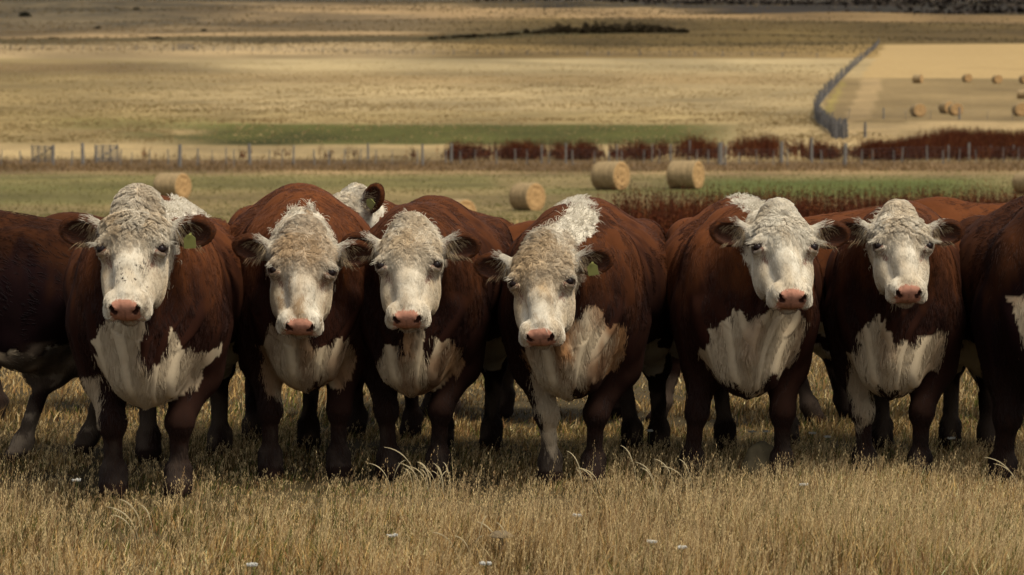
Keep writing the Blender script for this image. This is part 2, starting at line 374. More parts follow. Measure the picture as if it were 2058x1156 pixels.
    E((0, -.184, -.005), (.064, .062, .062), .045)             # poll
    if c.get('dome'): E((0, -.195, .002), (.074, .066, .064), .05)
    for s in (-1, 1):
        E((s*.092, .014, .004), (.038, .044, .036), .02)      # bony orbit
        Kn((s*.060, -.010, .048), (s*.108, .010, .034), .018, .018, .022)   # brow ridge
        E((s*.070, .055, -.100), (.046, .125, .080), .04)     # cheek and jaw
        Kn((s*.060, .07, -.055), (s*.050, .20, -.048), .042, .036, .03)
    Kn((0, .0, .000), (0, .11, .012), .074, .050, .03); Kn((0, .11, .012), (0, .225, .006), .050, .042, .02)
    E((0, .238, -.030), (.076, .052, .050), .025)             # muzzle
    for s in (-1, 1): E((s*.056, .244, -.046), (.032, .040, .034), .012); E((s*.047, .244, .000), (.032, .040, .032), .016)
    E((0, .214, -.104), (.046, .050, .024), .014)              # chin
    Kn((0, .06, -.13), (0, .20, -.108), .056, .036, .02)
    E((0, .268, -.006), (.048, .024, .038), .016)             # nose pad
    for s in (-1, 1): E((s*.042, .278, .004), (.018, .018, .024), .010)
    for s in (-1, 1):
        E((s*.036, .298, -.004), (.0110, .024, .012), .005, neg=True); E((s*.046, .292, .009), (.0085, .024, .015), .005, neg=True)
        E((s*.1130, .032, .026), (.0195, .0195, .0155), .006, neg=True)
        Kn((s*.090, .012, .044), (s*.122, .020, .026), .009, .009, .008)
        Kn((s*.088, .050, .036), (s*.118, .050, .018), .008, .008, .010)
    E((0, .285, -.080), (.060, .036, .0055), .007, neg=True)  # mouth
    # ears
    ears = []
    eo = c.get('ear', [(-12, 0), (-12, 0)])               # droop, forward twist (degrees) for left and right
    for s, (dr, tw) in zip((-1, 1), eo):
        dr = math.radians(dr); tw = math.radians(tw)
        ea = rt*s*math.cos(dr)+up*math.sin(dr)
        fw = f*math.cos(tw)-up*math.sin(tw)*1.0+rt*s*.12; fw = fw-ea*(fw@ea); fw /= np.linalg.norm(fw); eu = np.cross(ea, fw); eu = eu if eu[2] > 0 else -eu
        RE = np.stack([vl(ea), vl(eu), vl(fw)], 1); base = h2l((s*.105, -.098, -.035)); L_ = lambda a, b, c_: base+hs*(RE@np.array([a, b, c_], float))
        g.cone(h2l((s*.085, -.085, -.04)), L_(.04, 0, 0), .042*hs, .034*hs, .03)
        g.ell(L_(.092, .0, .0), np.array([.080, .058, .032])*hs, .018, R=RE)
        g.ell(L_(.100, -.004, .036), np.array([.062, .045, .042])*hs, .007, R=RE, neg=True)
        ears.append((s, base, RE))
    V, Q = g.mesh()
    # keep only the main shell: drop stray islands is not needed with these shapes
    e = np.concatenate([Q[:, [0, 1]], Q[:, [1, 2]], Q[:, [2, 3]], Q[:, [3, 0]]]); deg = np.bincount(e.ravel(), minlength=len(V)).astype(float)
    for lam in (.5, -.35, .5, -.35):
        A = np.zeros_like(V)
        for a in range(3): A[:, a] = np.bincount(e[:, 0], V[e[:, 1], a], len(V))+np.bincount(e[:, 1], V[e[:, 0], a], len(V))
        V = V+lam*(A/np.maximum(deg, 1)[:, None]-V)
    q0, q1, q2, q3 = V[Q[:, 0]], V[Q[:, 1]], V[Q[:, 2]], V[Q[:, 3]]
    fn = np.cross(q2-q0, q3-q1); Nv = np.zeros_like(V)
    for j in range(4):
        for a in range(3): Nv[:, a] += np.bincount(Q[:, j], fn[:, a], len(V))
    Nv /= np.linalg.norm(Nv, axis=1)[:, None]+1e-9
    V = V+Nv*((fbm(V, 5, 4)*.007+noise(V*np.array([1, 1.6, .5]), 13, 2)*.003)*(np.linalg.norm((V-ho)@R/hs, axis=1) > .42)*(V[:, 2] > .3))[:, None]
    _fm = (1-sstep(V[:, 1], -.12, .04))*sstep(V[:, 2], .38, .46)*(1-sstep(V[:, 2], .72, .9))*(np.linalg.norm((V-ho)@R/hs, axis=1) > .34); V = V+Nv*(_fm*.010*np.sin(np.abs(V[:, 0]+.02*noise(V, 5, 2))*62-V[:, 2]*16+2.2*noise(V, 6, 1)))[:, None]
    # coat pattern -----------------------------------------------------
    dp = oy-.22+c.get('dpat', 0)
    pats = [([tuple((unproj(x, y, dp if kd != 'crest' else dp+.45))[[0, 2]]) for x, y in pl], kd) for pl, kd in c.get('white', [])]
    def inhead(p): return ((p-ho)@R)/hs/LW
    def l2w(p): return np.stack([p[..., 0]*cw+p[..., 1]*sw+ox, -p[..., 0]*sw+p[..., 1]*cw+oy, p[..., 2]+oz], -1)
    socks = c.get('socks', (.16, .16, .25, .25)); kdir = c.get('dirt', .5)
    def colour(P, Nn, jit=0.0, rng=None):
        if jit: P = P+rng.normal(size=P.shape)*jit
        n_ = fbm(P, 5, 1); n2_ = noise(P*np.array([1, 1, .4]), 28, 3); q = inhead(P); x, nn, d = q[:, 0], q[:, 1], q[:, 2]
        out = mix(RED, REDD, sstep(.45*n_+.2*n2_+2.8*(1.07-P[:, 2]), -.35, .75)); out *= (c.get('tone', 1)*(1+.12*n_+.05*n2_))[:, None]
        wp = l2w(P+np.stack([noise(P, 22, 5), noise(P, 20, 6), noise(P, 24, 7)], -1)*.016)
        # white underline
        if c.get('belly', True):
            m = (Nn[:, 2] < -.55)*(P[:, 2] < .60*H)*(P[:, 2] > .36)*(P[:, 1] > .1); out = mix(out, WHITE*.7, m*1.)
        for pl, kd in pats:
            m = inpoly(wp[:, 0], wp[:, 2], pl)
            if kd == 'chest': m &= (P[:, 1] < .16*Ln) & (Nn[:, 1] < .45)
            elif kd == 'crest': m &= (P[:, 1] < .75) & (P[:, 2] > .85)
            elif kd == 'leg': m &= (P[:, 1] < .5)
            base_ = mix(WHITE*np.array([.70, .62, .52]), TAN, sstep(noise(P, 9, 8)+.5*noise(P, 23, 2), -.7, .8)*(c.get('tan', .6) if kd == 'chest' else .25))
            if kd == 'chest' and c.get('tan', .6) > .7: base_ = mix(base_, RUSTY, np.clip(sstep(noise(P, 8, 5)+.4*noise(P, 30, 1)+3.5*(P[:, 2]-.60), -.7, .9), 0, 1)*.8*min(c['tan'], 1.2))
            if kd == 'crest': base_ = np.tile(WHITE, (len(P), 1))
            out = mix(out, base_, m*1.)
        # lower legs: greyish dirty socks
        i_hind = P[:, 1] > .6
        sh_ = np.where(i_hind, socks[2], socks[0])*1.25+.05*noise(P, 14, 4)
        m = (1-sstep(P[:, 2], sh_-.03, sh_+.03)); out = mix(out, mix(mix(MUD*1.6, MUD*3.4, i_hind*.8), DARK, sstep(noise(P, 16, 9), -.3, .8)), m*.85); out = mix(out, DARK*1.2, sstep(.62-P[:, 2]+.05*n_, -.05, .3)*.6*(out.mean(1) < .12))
        m = 1-sstep(P[:, 2], .055, .075); out = mix(out, DARK, m)
        # tail switch
        m = (P[:, 1] > 1.5*Ln)*(P[:, 2] < .6); out = mix(out, WHITE*.7, m*1.)
        # head white with cream forehead
        hd = ((x/.165)**2+((nn-.04)/.375)**2+((d+.03)/.195)**2)+.15*noise(P, 14, 2) < 1
        fore = np.exp(-((nn+.05)/.13)**2-((x)/.14)**2)
        side = sstep(np.abs(x)+.5*(-d), .055, .10)*sstep(nn, .03, .08)*(1-sstep(nn, .18, .22))
        hc = mix(WHITE, mix(CREAM, TAN[None, :], .55*c.get('dirtface', .1)*np.ones(len(P))), np.clip(.18+.85*fore*c.get('cream', .8)+.25*n2_+.2*n_, 0, 1)); hc = mix(hc, alb(172, 148, 112), side*.7*np.clip(.7+.6*n_, .2, 1)); hc = mix(hc, alb(150, 122, 88), np.clip(sstep(fbm(P, 26, 6), .25, .9)*c.get('dirtface', .25), 0, 1)); hc = hc*(1+.08*noise(P, 60, 4))[:, None]
        out = mix(out, hc, hd*1.)
        # muzzle, nostrils, mouth, eyes
        vv_ = nn*.72-d*.69; pad = (np.abs(x/(.052+.12*(vv_-.204)))**3+np.abs((vv_-.206)/.043)**3 < 1+.12*noise(P, 60, 1)) & (nn > .225) & (d < .06); out = mix(out, (PINK*(1+.14*noise(P, 80, 3)+.14*noise(P, 190, 2)+.1*n_)[:, None])*(1-.35*(np.abs(x) < .0025)*(d < .01))[:, None], pad*1.)
        nos = (((np.abs(x)-.036)/.0115)**2+((d+.004)/.013)**2 < 1) | (((np.abs(x)-.046)/.0085)**2+((d-.010)/.015)**2 < 1); out = mix(out, lin((52, 26, 20))*.7, nos*(nn > .255)*.95)
        m = (d < -.086)*(nn > .13); out = mix(out, alb(140, 116, 86), m*.6*hd); m = (np.abs(d+.080) < .008)*(nn > .17)*(np.abs(x) < .08); out = mix(out, lin((60, 40, 30))*.7, m*.8)
        ex = ((np.abs(x)-.110)/.034)**2+((nn-.034)/.024)**2+((d-.026)/.035)**2; out = mix(out, lin((84, 56, 42))*.6, (1-sstep(ex, .55, 1.3))*.85)
        ex = ((np.abs(x)-.088+.55*(nn-.055))/.0085)**2+((nn-.070)/.030)**2; out = mix(out, lin((128, 80, 62))*.6, (1-sstep(ex, .4, 1.2))*.8*(d > -.05)*hd)
        # ears
        for s, base, RE in ears:
            le = ((P-base)@RE)/hs; m = (le[:, 0] > .015)*(np.abs(le[:, 0]-.1) < .13)*(np.abs(le[:, 1]) < .09)*(np.abs(le[:, 2]) < .07)*(s*x > .095)
            ec = mix(RED*.8, WHITE*.85, np.clip(1-sstep(le[:, 0]-.3*le[:, 1]+.02*noise(P, 30, 2), .02, .06*c.get('earwhite', 1)), 0, 1))
            cav = ((le[:, 0]-.100)/.062)**2+((le[:, 1]+.004)/.045)**2+((le[:, 2]-.036)/.042)**2 < 1.10
            ec = mix(ec, lin((74, 48, 36))*.6, cav*1.); out = mix(out, ec, m*1.)
        if c.get('spots'):
            for sx, sn, sr in c['spots']: m = ((x-sx)**2+(nn-sn)**2 < sr**2) & (d > -.06); out = mix(out, DARK, m*1.)
        return np.clip(out, .002, .8)
    root = empty('cow', (ox, oy, oz), -psi); tag(root, c['label'], 'cow', 'herd of red cattle with white faces')
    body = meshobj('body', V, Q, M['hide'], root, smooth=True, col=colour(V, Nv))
    # eyes
    for s in (-1, 1):
        ev, ef = sphere(14, 10); o = meshobj('eye', h2l((s*.1060, .032, .027))+(ev*np.array([.0185, .0190, .0168])*hs)@R.T, ef, M['eye'], root, smooth=True)
    for s, base, RE in ears:
        if s in c.get('tags', []):
            mb = MB(); P = np.array([(-.026, -.030, 0), (.026, -.030, 0), (.026, .014, 0), (.010, .030, 0), (-.010, .030, 0), (-.026, .014, 0)]); P2 = P+np.array([0, 0, .004])
            A = np.concatenate([P, P2]); n = 6; mb.add(A, [list(range(6))[::-1], list(range(6, 12))]+[[i, (i+1) % n, n+(i+1) % n, n+i] for i in range(n)])
            mb.v = [base+hs*((mb.v[0]*np.array([.8, .8, 1])+np.array([.086, -.026, .040]))@RE.T)]
            o = mb.build('ear_tag', M['tag'], root)
            st_ = MB(); st_.tube(base+hs*(RE@np.array([.086, -.006, .002])), base+hs*(RE@np.array([.086, -.006, .046])), .006, .006, 8); st_.build('tag_stud', M['tag'], o)
    # hair ---------------------------------------------------------------
    rng = np.random.default_rng(c.get('seed', 1)); q = inhead(V)
    fc = (q0+q1+q2+q3)/4; fN = fn/(np.linalg.norm(fn, axis=1)[:, None]+1e-12); ar = np.linalg.norm(fn, axis=1)
    fq = inhead(fc); isH = ((fq[:, 0]/.19)**2+((fq[:, 1]-.06)/.36)**2+((fq[:, 2]+.02)/.20)**2 < 1)
    curlz = np.exp(-(fq[:, 0]/.118)**6)*np.exp(-(np.clip(fq[:, 1]+.09, 0, 9)/.10)**2-(np.clip(-.09-fq[:, 1], 0, 9)/.14)**2)*(fq[:, 2] > -.07)*isH
    earf = np.zeros(len(fc), bool)
    for s, base, RE in ears: le = ((fc-base)@RE)/hs; earf |= (le[:, 0] > .02)&(np.abs(le[:, 0]-.1) < .14)&(np.abs(le[:, 1]) < .09)&(np.abs(le[:, 2]) < .07)
    fv = fq[:, 1]*.72-fq[:, 2]*.69; pad = isH & (fq[:, 1] > .23) & ((fq[:, 0]/.058)**2+((fv-.204)/.042)**2 < 1)
    eyez = (((np.abs(fq[:, 0])-.110)**2+(fq[:, 1]-.036)**2+(fq[:, 2]-.026)**2) < .028**2)
    wgt = ar*np.where(isH, 3.0+5*curlz, 1.0)*np.where(earf, 5, 1)*np.where(pad | eyez, 0, 1)*np.where(fc[:, 2] < .07, 0, 1)*np.where(fc[:, 2] < .55, 1.7, 1)*np.where(fc[:, 1] < .7, 1.3, .7)
    NH = c.get('hairs', 85000); fi = rng.choice(len(fc), NH, p=wgt/wgt.sum())
    r1 = rng.random((NH, 1)); r2 = rng.random((NH, 1))
    P0 = (q0[fi]*(1-r1)+q1[fi]*r1)*(1-r2)+(q3[fi]*(1-r1)+q2[fi]*r1)*r2; Nn = fN[fi]
    qq = inhead(P0); H_ = isH[fi]; cz = curlz[fi]; ef_ = earf[fi]
    comb = np.tile(np.array([0, .8, -.45]), (NH, 1)); leg = P0[:, 2] < .5; comb[leg] = (0, .2, -1.)
    fr = (P0[:, 1] < .0) & ~H_; comb[fr] = (0, .1, -1.); comb[:, 0] += .25*noise(P0, 6, 1); comb[:, 2] += .3*noise(P0, 7, 4)
    loc = np.stack([qq[:, 0]*4, .55+0*qq[:, 1], 0*qq[:, 0]], -1)
    wh = np.stack([qq[:, 0], qq[:, 1]+c.get('whorl', .03), 0*qq[:, 0]], -1); wh /= np.linalg.norm(wh, axis=1)[:, None]+1e-6
    hcomb = mix(loc, wh, np.clip(cz*1.3, 0, 1)); comb = np.where(H_[:, None], hcomb@R.T, comb)
    length = np.where(H_, .013, .026)*rng.uniform(.7, 1.4, NH)
    ck = c.get('curl', 1.0); length = np.where(H_, length+cz*.72*c.get('flen', .038)*rng.uniform(.6, 1.2, NH), length)
    lift = np.where(H_, .12+.30*cz*c.get('hl', 1.5), .08)*rng.uniform(.5, 1.5, NH)
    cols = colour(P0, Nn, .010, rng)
    wht = cols.mean(1) > .16; length = np.where(wht & ~H_, length*1.25, length)
    cr = (P0[:, 1] < .9) & (P0[:, 2] > 1.0*H) & wht & ~H_; length = np.where(cr, .032*rng.uniform(.5, 1.2, NH), length); lift = np.where(cr, 1.3, lift); comb = np.where(cr[:, None], comb*.5+rng.normal(size=(NH, 3))*.6+np.array([0, 0, .4]), comb)
    # ear fringe
    for s, base, RE in ears:
        le = ((P0-base)@RE)/hs; m = ef_ & (s*qq[:, 0] > .08)
        inner = m & (((le[:, 0]-.100)/.062)**2+((le[:, 1]+.004)/.045)**2+((le[:, 2]-.036)/.042)**2 < 1.25) & (le[:, 0] < .095+.03*np.sin(le[:, 1]*90)) & (rng.random(NH) < .45); length = np.where(inner, .034*hs*rng.uniform(.4, 1.2, NH), length); comb = np.where(inner[:, None], RE@np.array([.5, -.75, .35]), comb)
        cols = np.where((inner & (rng.random(NH) < .55))[:, None], CREAM*.8, cols)
        lift = np.where(inner, .35, lift); rim = m & ~inner; length = np.where(rim, np.where(le[:, 0] > .06, .018, .009)*rng.uniform(.5, 1.3, NH), length); comb = np.where(rim[:, None], RE@np.array([1., .2, .1]), comb)
        top = m & (le[:, 1] > .03) & (le[:, 0] < .09) & (rng.random(NH) < .35); length = np.where(top, .020*hs*rng.uniform(.5, 1.2, NH), length); cols = np.where(top[:, None], WHITE, cols); comb = np.where(top[:, None], RE@np.array([1., .35, .1]), comb)
    comb = comb-(comb*Nn).sum(1)[:, None]*Nn; comb /= np.linalg.norm(comb, axis=1)[:, None]+1e-9
    side_ = np.cross(Nn, comb)
    # clumps
    hb = np.nonzero(~H_ | (cz < .15))[0]; hh_ = np.nonzero(H_ & (cz >= .15))[0]; ci = np.concatenate([rng.choice(hb, len(hb)//14, replace=False), rng.choice(hh_, len(hh_)//24, replace=False)]); NC = len(ci); kd = KDTree(NC)
    for j, i in enumerate(ci): kd.insert(P0[i], j)
    kd.balance(); near = np.array([kd.find(p)[1] for p in P0]); cidx = ci[near]
    NP = 6; t = np.linspace(0, 1, NP)[None, :, None]; a1 = rng.uniform(-.35, .35, NH)[cidx]*(.4+1.8*cz*ck)
    dirv = comb+side_*a1[:, None]; dirv /= np.linalg.norm(dirv, axis=1)[:, None]
    ph = (rng.uniform(0, 6.28, NH)[cidx]+rng.normal(size=NH)*.35)[:, None, None]; amp = (np.where(H_, .0008+.009*cz*ck, .0010))[:, None, None]*hs; fr_ = (2.0+rng.random(NH)[cidx]*2.5)[:, None, None]
    PT = P0[:, None, :]+length[:, None, None]*(dirv[:, None, :]*t+Nn[:, None, :]*lift[:, None, None]*(t-.55*t*t))
    PT += amp*t*(side_[:, None, :]*np.sin(ph+fr_*t*3.2)*1.25+Nn[:, None, :]*(.5+.5*np.cos(ph+fr_*t*3.2))*.55)
    tgt = PT[cidx]; PT = PT+(tgt-PT)*(t**1.5)*np.where(ef_, .15, np.where(H_, .25+.40*cz, .35))[:, None, None]*(np.linalg.norm(P0-P0[cidx], axis=1) < .04)[:, None, None]
    PT[:, :, 2] += -.10*(length*H_)[:, None]*(t[..., 0]**2)
    vary = (1+(rng.uniform(-.30, .22, NH)[cidx])*np.where(H_, .32+.40*cz, .15)+rng.uniform(-.1, .1, NH))[:, None]; cols = cols*vary
    rad = np.where(ef_, .0006, np.where(H_, .0008+.0007*cz, .0010))
    extra = []
    if c.get('lock'):                                      # long straight forelock
        nL = 5200; nk = 75; kk = rng.integers(0, nk, nL); ka = np.clip(rng.normal(size=(nk, 3)), -1.7, 1.7); ck_ = np.stack([ka[:, 0]*.036, -.225+.03*rng.random(nk)], -1)[kk]; Lk = c['lock']*(.55+.75*rng.random(nk))[kk]
        tl = np.linspace(0, 1, NP)[None, :]; off = rng.normal(size=(nL, 3))*np.array([.008, .006, .004]); sx = (ka[:, 0]*.034+ka[:, 1]*.014)[kk]
        px_ = ck_[:, :1]+off[:, :1]*(1-.75*tl)+sx[:, None]*(tl-.35*tl**2)+.007*np.sin(tl*4.5+ka[kk, 1:2]*3)*tl
        pn_ = ck_[:, 1:]+off[:, 1:2]*(1-.75*tl)+Lk[:, None]*tl*1.15
        pd_ = .050+off[:, 2:]*(1-.75*tl)+.040*np.sin(np.minimum(tl*2.0, 1.7))-.008*tl+.007*ka[kk, 2:3]*tl
        LK = np.stack([px_, pn_, pd_], -1); LK = ho+hs*(LK@R.T)
        PT = np.concatenate([PT, LK]); cols = np.concatenate([cols, (CREAM*.6+WHITE*.4)*(.45+.65*rng.random(nk))[kk][:, None]]); rad = np.concatenate([rad, np.full(nL, .0011)])
    # pale lashes above each eye
    nl = 26; 
    for s in (-1, 1):
        b = np.stack([s*(.112+rng.normal(size=nl)*.008), .014+rng.normal(size=nl)*.005, .036+rng.normal(size=nl)*.004], -1); tl = np.linspace(0, 1, NP)[None, :, None]
        dv = np.array([s*.034*c.get('lash', .7), .006, .014])+rng.normal(size=(nl, 3))*.004; A = b[:, None, :]+dv[:, None, :]*tl-np.array([0, -.012, 0])*tl**2
        PT = np.concatenate([PT, ho+hs*(A@R.T)]); cols = np.concatenate([cols, np.tile(WHITE, (nl, 1))]); rad = np.concatenate([rad, np.full(nl, .0008)])
    n = len(PT); hc = bpy.data.hair_curves.new('coat'); hc.add_curves([NP]*n)
    hc.points.foreach_set('position', PT.reshape(-1).astype(np.float32))
    rr = (rad[:, None]*(1-.8*np.linspace(0, 1, NP)[None, :]**2)).reshape(-1).astype(np.float32); 
    ra_ = hc.attributes.get('radius') or hc.attributes.new('radius', 'FLOAT', 'POINT'); ra_.data.foreach_set('value', rr)
    ca = hc.attributes.new('col', 'FLOAT_COLOR', 'CURVE'); cc = np.ones((n, 4), np.float32); cc[:, :3] = np.clip(cols, .001, .85); ca.data.foreach_set('color', cc.ravel())
    hc.materials.append(M['hair']); o = bpy.data.objects.new('coat', hc); C.objects.link(o); o.parent = root
    return root
def sphere(nu, nv):
    V = [(0, 0, 1)]; 
    for j in range(1, nv):
        a = math.pi*j/nv
        for i in range(nu): b = 2*math.pi*i/nu; V.append((math.sin(a)*math.cos(b), math.sin(a)*math.sin(b), math.cos(a)))
    V.append((0, 0, -1)); T = [(0, 1+i, 1+(i+1) % nu) for i in range(nu)]; n = len(V)-1; b0 = 1+(nv-2)*nu
    T += [(n, b0+(i+1) % nu, b0+i) for i in range(nu)]; Qd = [(1+j*nu+i, 1+(j+1)*nu+i, 1+(j+1)*nu+(i+1) % nu, 1+j*nu+(i+1) % nu) for j in range(nv-2) for i in range(nu)]
    return np.array(V), [np.array(T), np.array(Qd)]
def at(px, d): return ((px-CX)/FPX*d, d)

COWS = [
 dict(label='big front cow at left, tall cream poll and fly specks on its nose', pos=at(297, 10.55), yaw=-4, w=1.06, h=1.0, head=(268, 497, 10.12), hs=1.20, lw=.96, hrot=(0, 47, 0),
      feet=[(-.155, -.02), (.125, -.02), (-.1, 1.2), (.24, 1.25)], leg=1.08, ear=[(4, 10), (2, 10)], tags=[1], dome=1, hl=2.6, curl=.8, flen=.058, whorl=.20, cream=.55, dirtface=.35, seed=1, tan=.25, lash=.8,
      spots=[(-.022, .145, .004), (-.018, .165, .004), (-.012, .185, .005), (-.005, .195, .004), (.03, .13, .005), (.045, .125, .007), (.055, .10, .006), (.03, .18, .005), (.065, .17, .004), (-.03, .12, .003), (.01, .15, .003)],
      white=[([(222, 640), (176, 682), (190, 712), (200, 760), (225, 800), (262, 822), (290, 838), (318, 828), (345, 808), (385, 790), (400, 752), (422, 730), (432, 704), (410, 705), (392, 712), (365, 690), (352, 655), (340, 690), (330, 722), (310, 745), (298, 730), (293, 690), (300, 640)], 'chest'),
             ([(150, 770), (190, 760), (190, 860), (140, 880)], 'none'), ([(318, 372), (372, 376), (410, 402), (412, 432), (330, 435)], 'crest'), ([(330, 480), (350, 500), (345, 585), (336, 560)], 'neck')]),
 dict(label='second front cow from left, low curly head, white patch on neck crest', pos=at(612, 11.1), yaw=-7, w=1.02, h=1.045, head=(608, 539, 10.7), hs=1.10, lw=1.07, hrot=(5, 54, 3),
      feet=[(-.16, .02), (.15, .0), (-.22, 1.2), (.06, 1.15)], ear=[(6, 15), (4, 12)], seed=2, tone=1.05, cream=1.0, flen=.042, tan=.9, curl=1.2, dirtface=.9,
      white=[([(545, 650), (525, 700), (517, 745), (525, 800), (555, 815), (600, 800), (640, 770), (655, 790), (690, 790), (706, 760), (714, 720), (700, 690), (690, 672), (660, 700), (640, 690), (625, 665), (600, 660)], 'chest'),
             ([(602, 408), (642, 408), (648, 440), (655, 470), (585, 470), (596, 440)], 'crest')]),
 dict(label='third front cow from left with heart-shaped tan chest patch', pos=at(836, 11.15), yaw=6, w=.98, h=1.0, head=(823, 529, 10.72), hs=1.11, lw=1.03, hrot=(-2, 49, -1),
      feet=[(-.13, .0), (.10, .0), (-.04, 1.2), (.22, 1.1)], ear=[(10, 8), (6, 8)], seed=3, tone=.75, cream=.75, dirtface=.35, flen=.04, tan=1.1, tags=[],
      white=[([(812, 655), (816, 700), (820, 720), (800, 690), (780, 685), (762, 720), (757, 750), (785, 775), (815, 795), (845, 815), (870, 800), (895, 775), (928, 755), (932, 735), (922, 725), (926, 700), (905, 678), (880, 680), (862, 710), (852, 728), (848, 690), (850, 655)], 'chest')]),
 dict(label='fourth front cow from left, woolly head, fluffy white crest and one pale front leg', pos=at(1152, 11.05), yaw=8, w=1.04, h=1.0, head=(1090, 563, 10.6), hs=1.09, lw=1.05, hrot=(-7, 51, -3),
      feet=[(-.105, .0), (.09, .03), (.16, 1.2), (.30, 1.15)], ear=[(4, 10), (6, 8)], tags=[1], seed=4, tone=.8, cream=1.0, flen=.046, tan=1.3, curl=1.3, dirtface=.5,
      white=[([(1062, 690), (1128, 680), (1125, 640), (1150, 650), (1180, 615), (1205, 612), (1225, 650), (1256, 652), (1260, 690), (1250, 735), (1215, 755), (1180, 780), (1140, 790), (1100, 790), (1066, 750), (1050, 720)], 'chest'),
             ([(1110, 450), (1128, 425), (1150, 402), (1180, 400), (1198, 425), (1190, 462), (1160, 490), (1130, 470)], 'crest'),
             ([(1066, 745), (1150, 765), (1138, 830), (1140, 990), (1085, 990), (1085, 850)], 'leg')]),
 dict(label='fifth front cow from left, whitest face with peaked poll, legs wide apart', pos=at(1500, 11.1), yaw=2, w=1.0, h=1.0, head=(1575, 495, 10.65), hs=1.11, lw=1.03, hrot=(3, 44, 0),
      feet=[(-.24, .04), (.17, .0), (-.03, 1.15), (.30, 1.35)], ear=[(6, 5), (0, 8)], seed=5, tone=1.15, cream=.15, flen=.028, tan=.55, curl=.4, lash=1.2, whorl=.12,
      white=[([(1480, 615), (1500, 640), (1545, 620), (1610, 620), (1622, 650), (1615, 700), (1600, 730), (1570, 745), (1545, 750), (1530, 790), (1505, 795), (1480, 765), (1450, 760), (1432, 740), (1410, 715), (1428, 690), (1420, 660), (1450, 650), (1470, 630)], 'chest'),
             ([(1478, 402), (1530, 395), (1540, 450), (1500, 470), (1488, 430)], 'crest')]),
 dict(label='sixth front cow from left, narrow face, broad white bib, one white knee', pos=at(1797, 11.15), yaw=13, w=.93, h=.985, head=(1813, 492, 10.7), hs=1.03, lw=1.0, hrot=(-1, 45, 0),
      feet=[(-.13, .03), (.125, .0), (-.14, 1.2), (.2, 1.25)], ear=[(6, 10), (4, 6)], seed=6, tone=.85, cream=.45, dirtface=.3, whorl=.2, flen=.044, tan=.45, curl=.8, lash=1.1,
      white=[([(1762, 625), (1775, 660), (1800, 680), (1830, 700), (1855, 670), (1905, 662), (1902, 720), (1880, 750), (1850, 775), (1818, 798), (1790, 790), (1765, 770), (1760, 800), (1740, 790), (1718, 740), (1715, 715), (1735, 690), (1722, 672), (1745, 655)], 'chest'),
             ([(1722, 720), (1765, 790), (1768, 850), (1740, 880), (1722, 800)], 'leg')]),
 dict(label='dark cow cut by the right edge, head out of view', pos=at(2124, 10.9), yaw=4, w=1.04, h=1.02, head=(2230, 430, 10.6), hs=1.08, hrot=(25, 45, 0),
      feet=[(-.22, .05), (.15, -.05), (-.12, 1.3), (.2, 1.3)], seed=7, tone=.45, hairs=40000, fine=.012, leg=1.2, white=[([(2030, 600), (2045, 630), (2058, 700), (2100, 700), (2100, 600)], 'chest')]),
 dict(label='side-on cow at left edge behind the big cow, dark flank and pale underline', pos=at(-370, 11.9), yaw=90, w=1, h=.985, head=(-640, 480, 12.0), hs=1.05, hrot=(-80, 40, 0),
      feet=[(-.16, .0), (.16, .1), (.14, 1.0), (-.16, 1.27)], seed=8, tone=.36, hairs=45000, fine=.014, socks=(.3, .3, .46, .46), white=[([(-20, 700), (130, 712), (180, 740), (190, 900), (130, 860), (120, 755), (-20, 752)], 'x'), ([(15, 840), (80, 830), (80, 960), (15, 960)], 'x')]),
 dict(label='cow hidden behind second and third cows, white poll and tagged ear showing', pos=at(770, 12.9), yaw=22, w=.9, h=.97, head=(672, 440, 12.35), hs=1.06, hrot=(-42, 36, 0),
      feet=[(-.16, .0), (.14, .05), (-.2, 1.2), (.2, 1.2)], ear=[(0, 0), (50, 0)], tags=[1], seed=9, hairs=35000, fine=.009, cream=.1, flen=.03),
 dict(label='smaller side-on cow behind the fourth cow, hind legs showing in the gap', pos=at(865, 13.7), yaw=86, w=.85, h=.86, len=1.02, head=(700, 560, 13.7), hs=.95, hrot=(-75, 50, 0),
      feet=[(-.14, .0), (.14, .1), (-.14, 1.08), (.14, 1.28)], seed=10, hairs=25000, fine=.016, socks=(.2, .2, .2, .2), leg=.9),
 dict(label='side-on cow behind the sixth cow, red back showing around its head', pos=at(2105, 13.5), yaw=-90, w=.95, h=.97, head=(2290, 520, 13.5), hs=1.0, hrot=(80, 45, 0),
      feet=[(.16, .0), (-.16, .1), (.14, 1.08), (-.14, 1.3)], seed=11, hairs=30000, fine=.016),
 dict(label='cow far back at left, only dark legs showing under the side-on cow', pos=at(-60, 13.9), yaw=60, w=.85, h=.9, head=(-250, 560, 13.6), hs=.95, hrot=(-60, 50, 0),
      feet=[(-.14, .0), (.14, .1), (-.16, 1.1), (.16, 1.25)], seed=12, tone=.5, hairs=12000, fine=.018),
]
import time as _t
_t0 = _t.time()
for c in COWS[:NCOW] if 'NCOW' in globals() else COWS: make_cow(c)
print('cows', _t.time()-_t0)

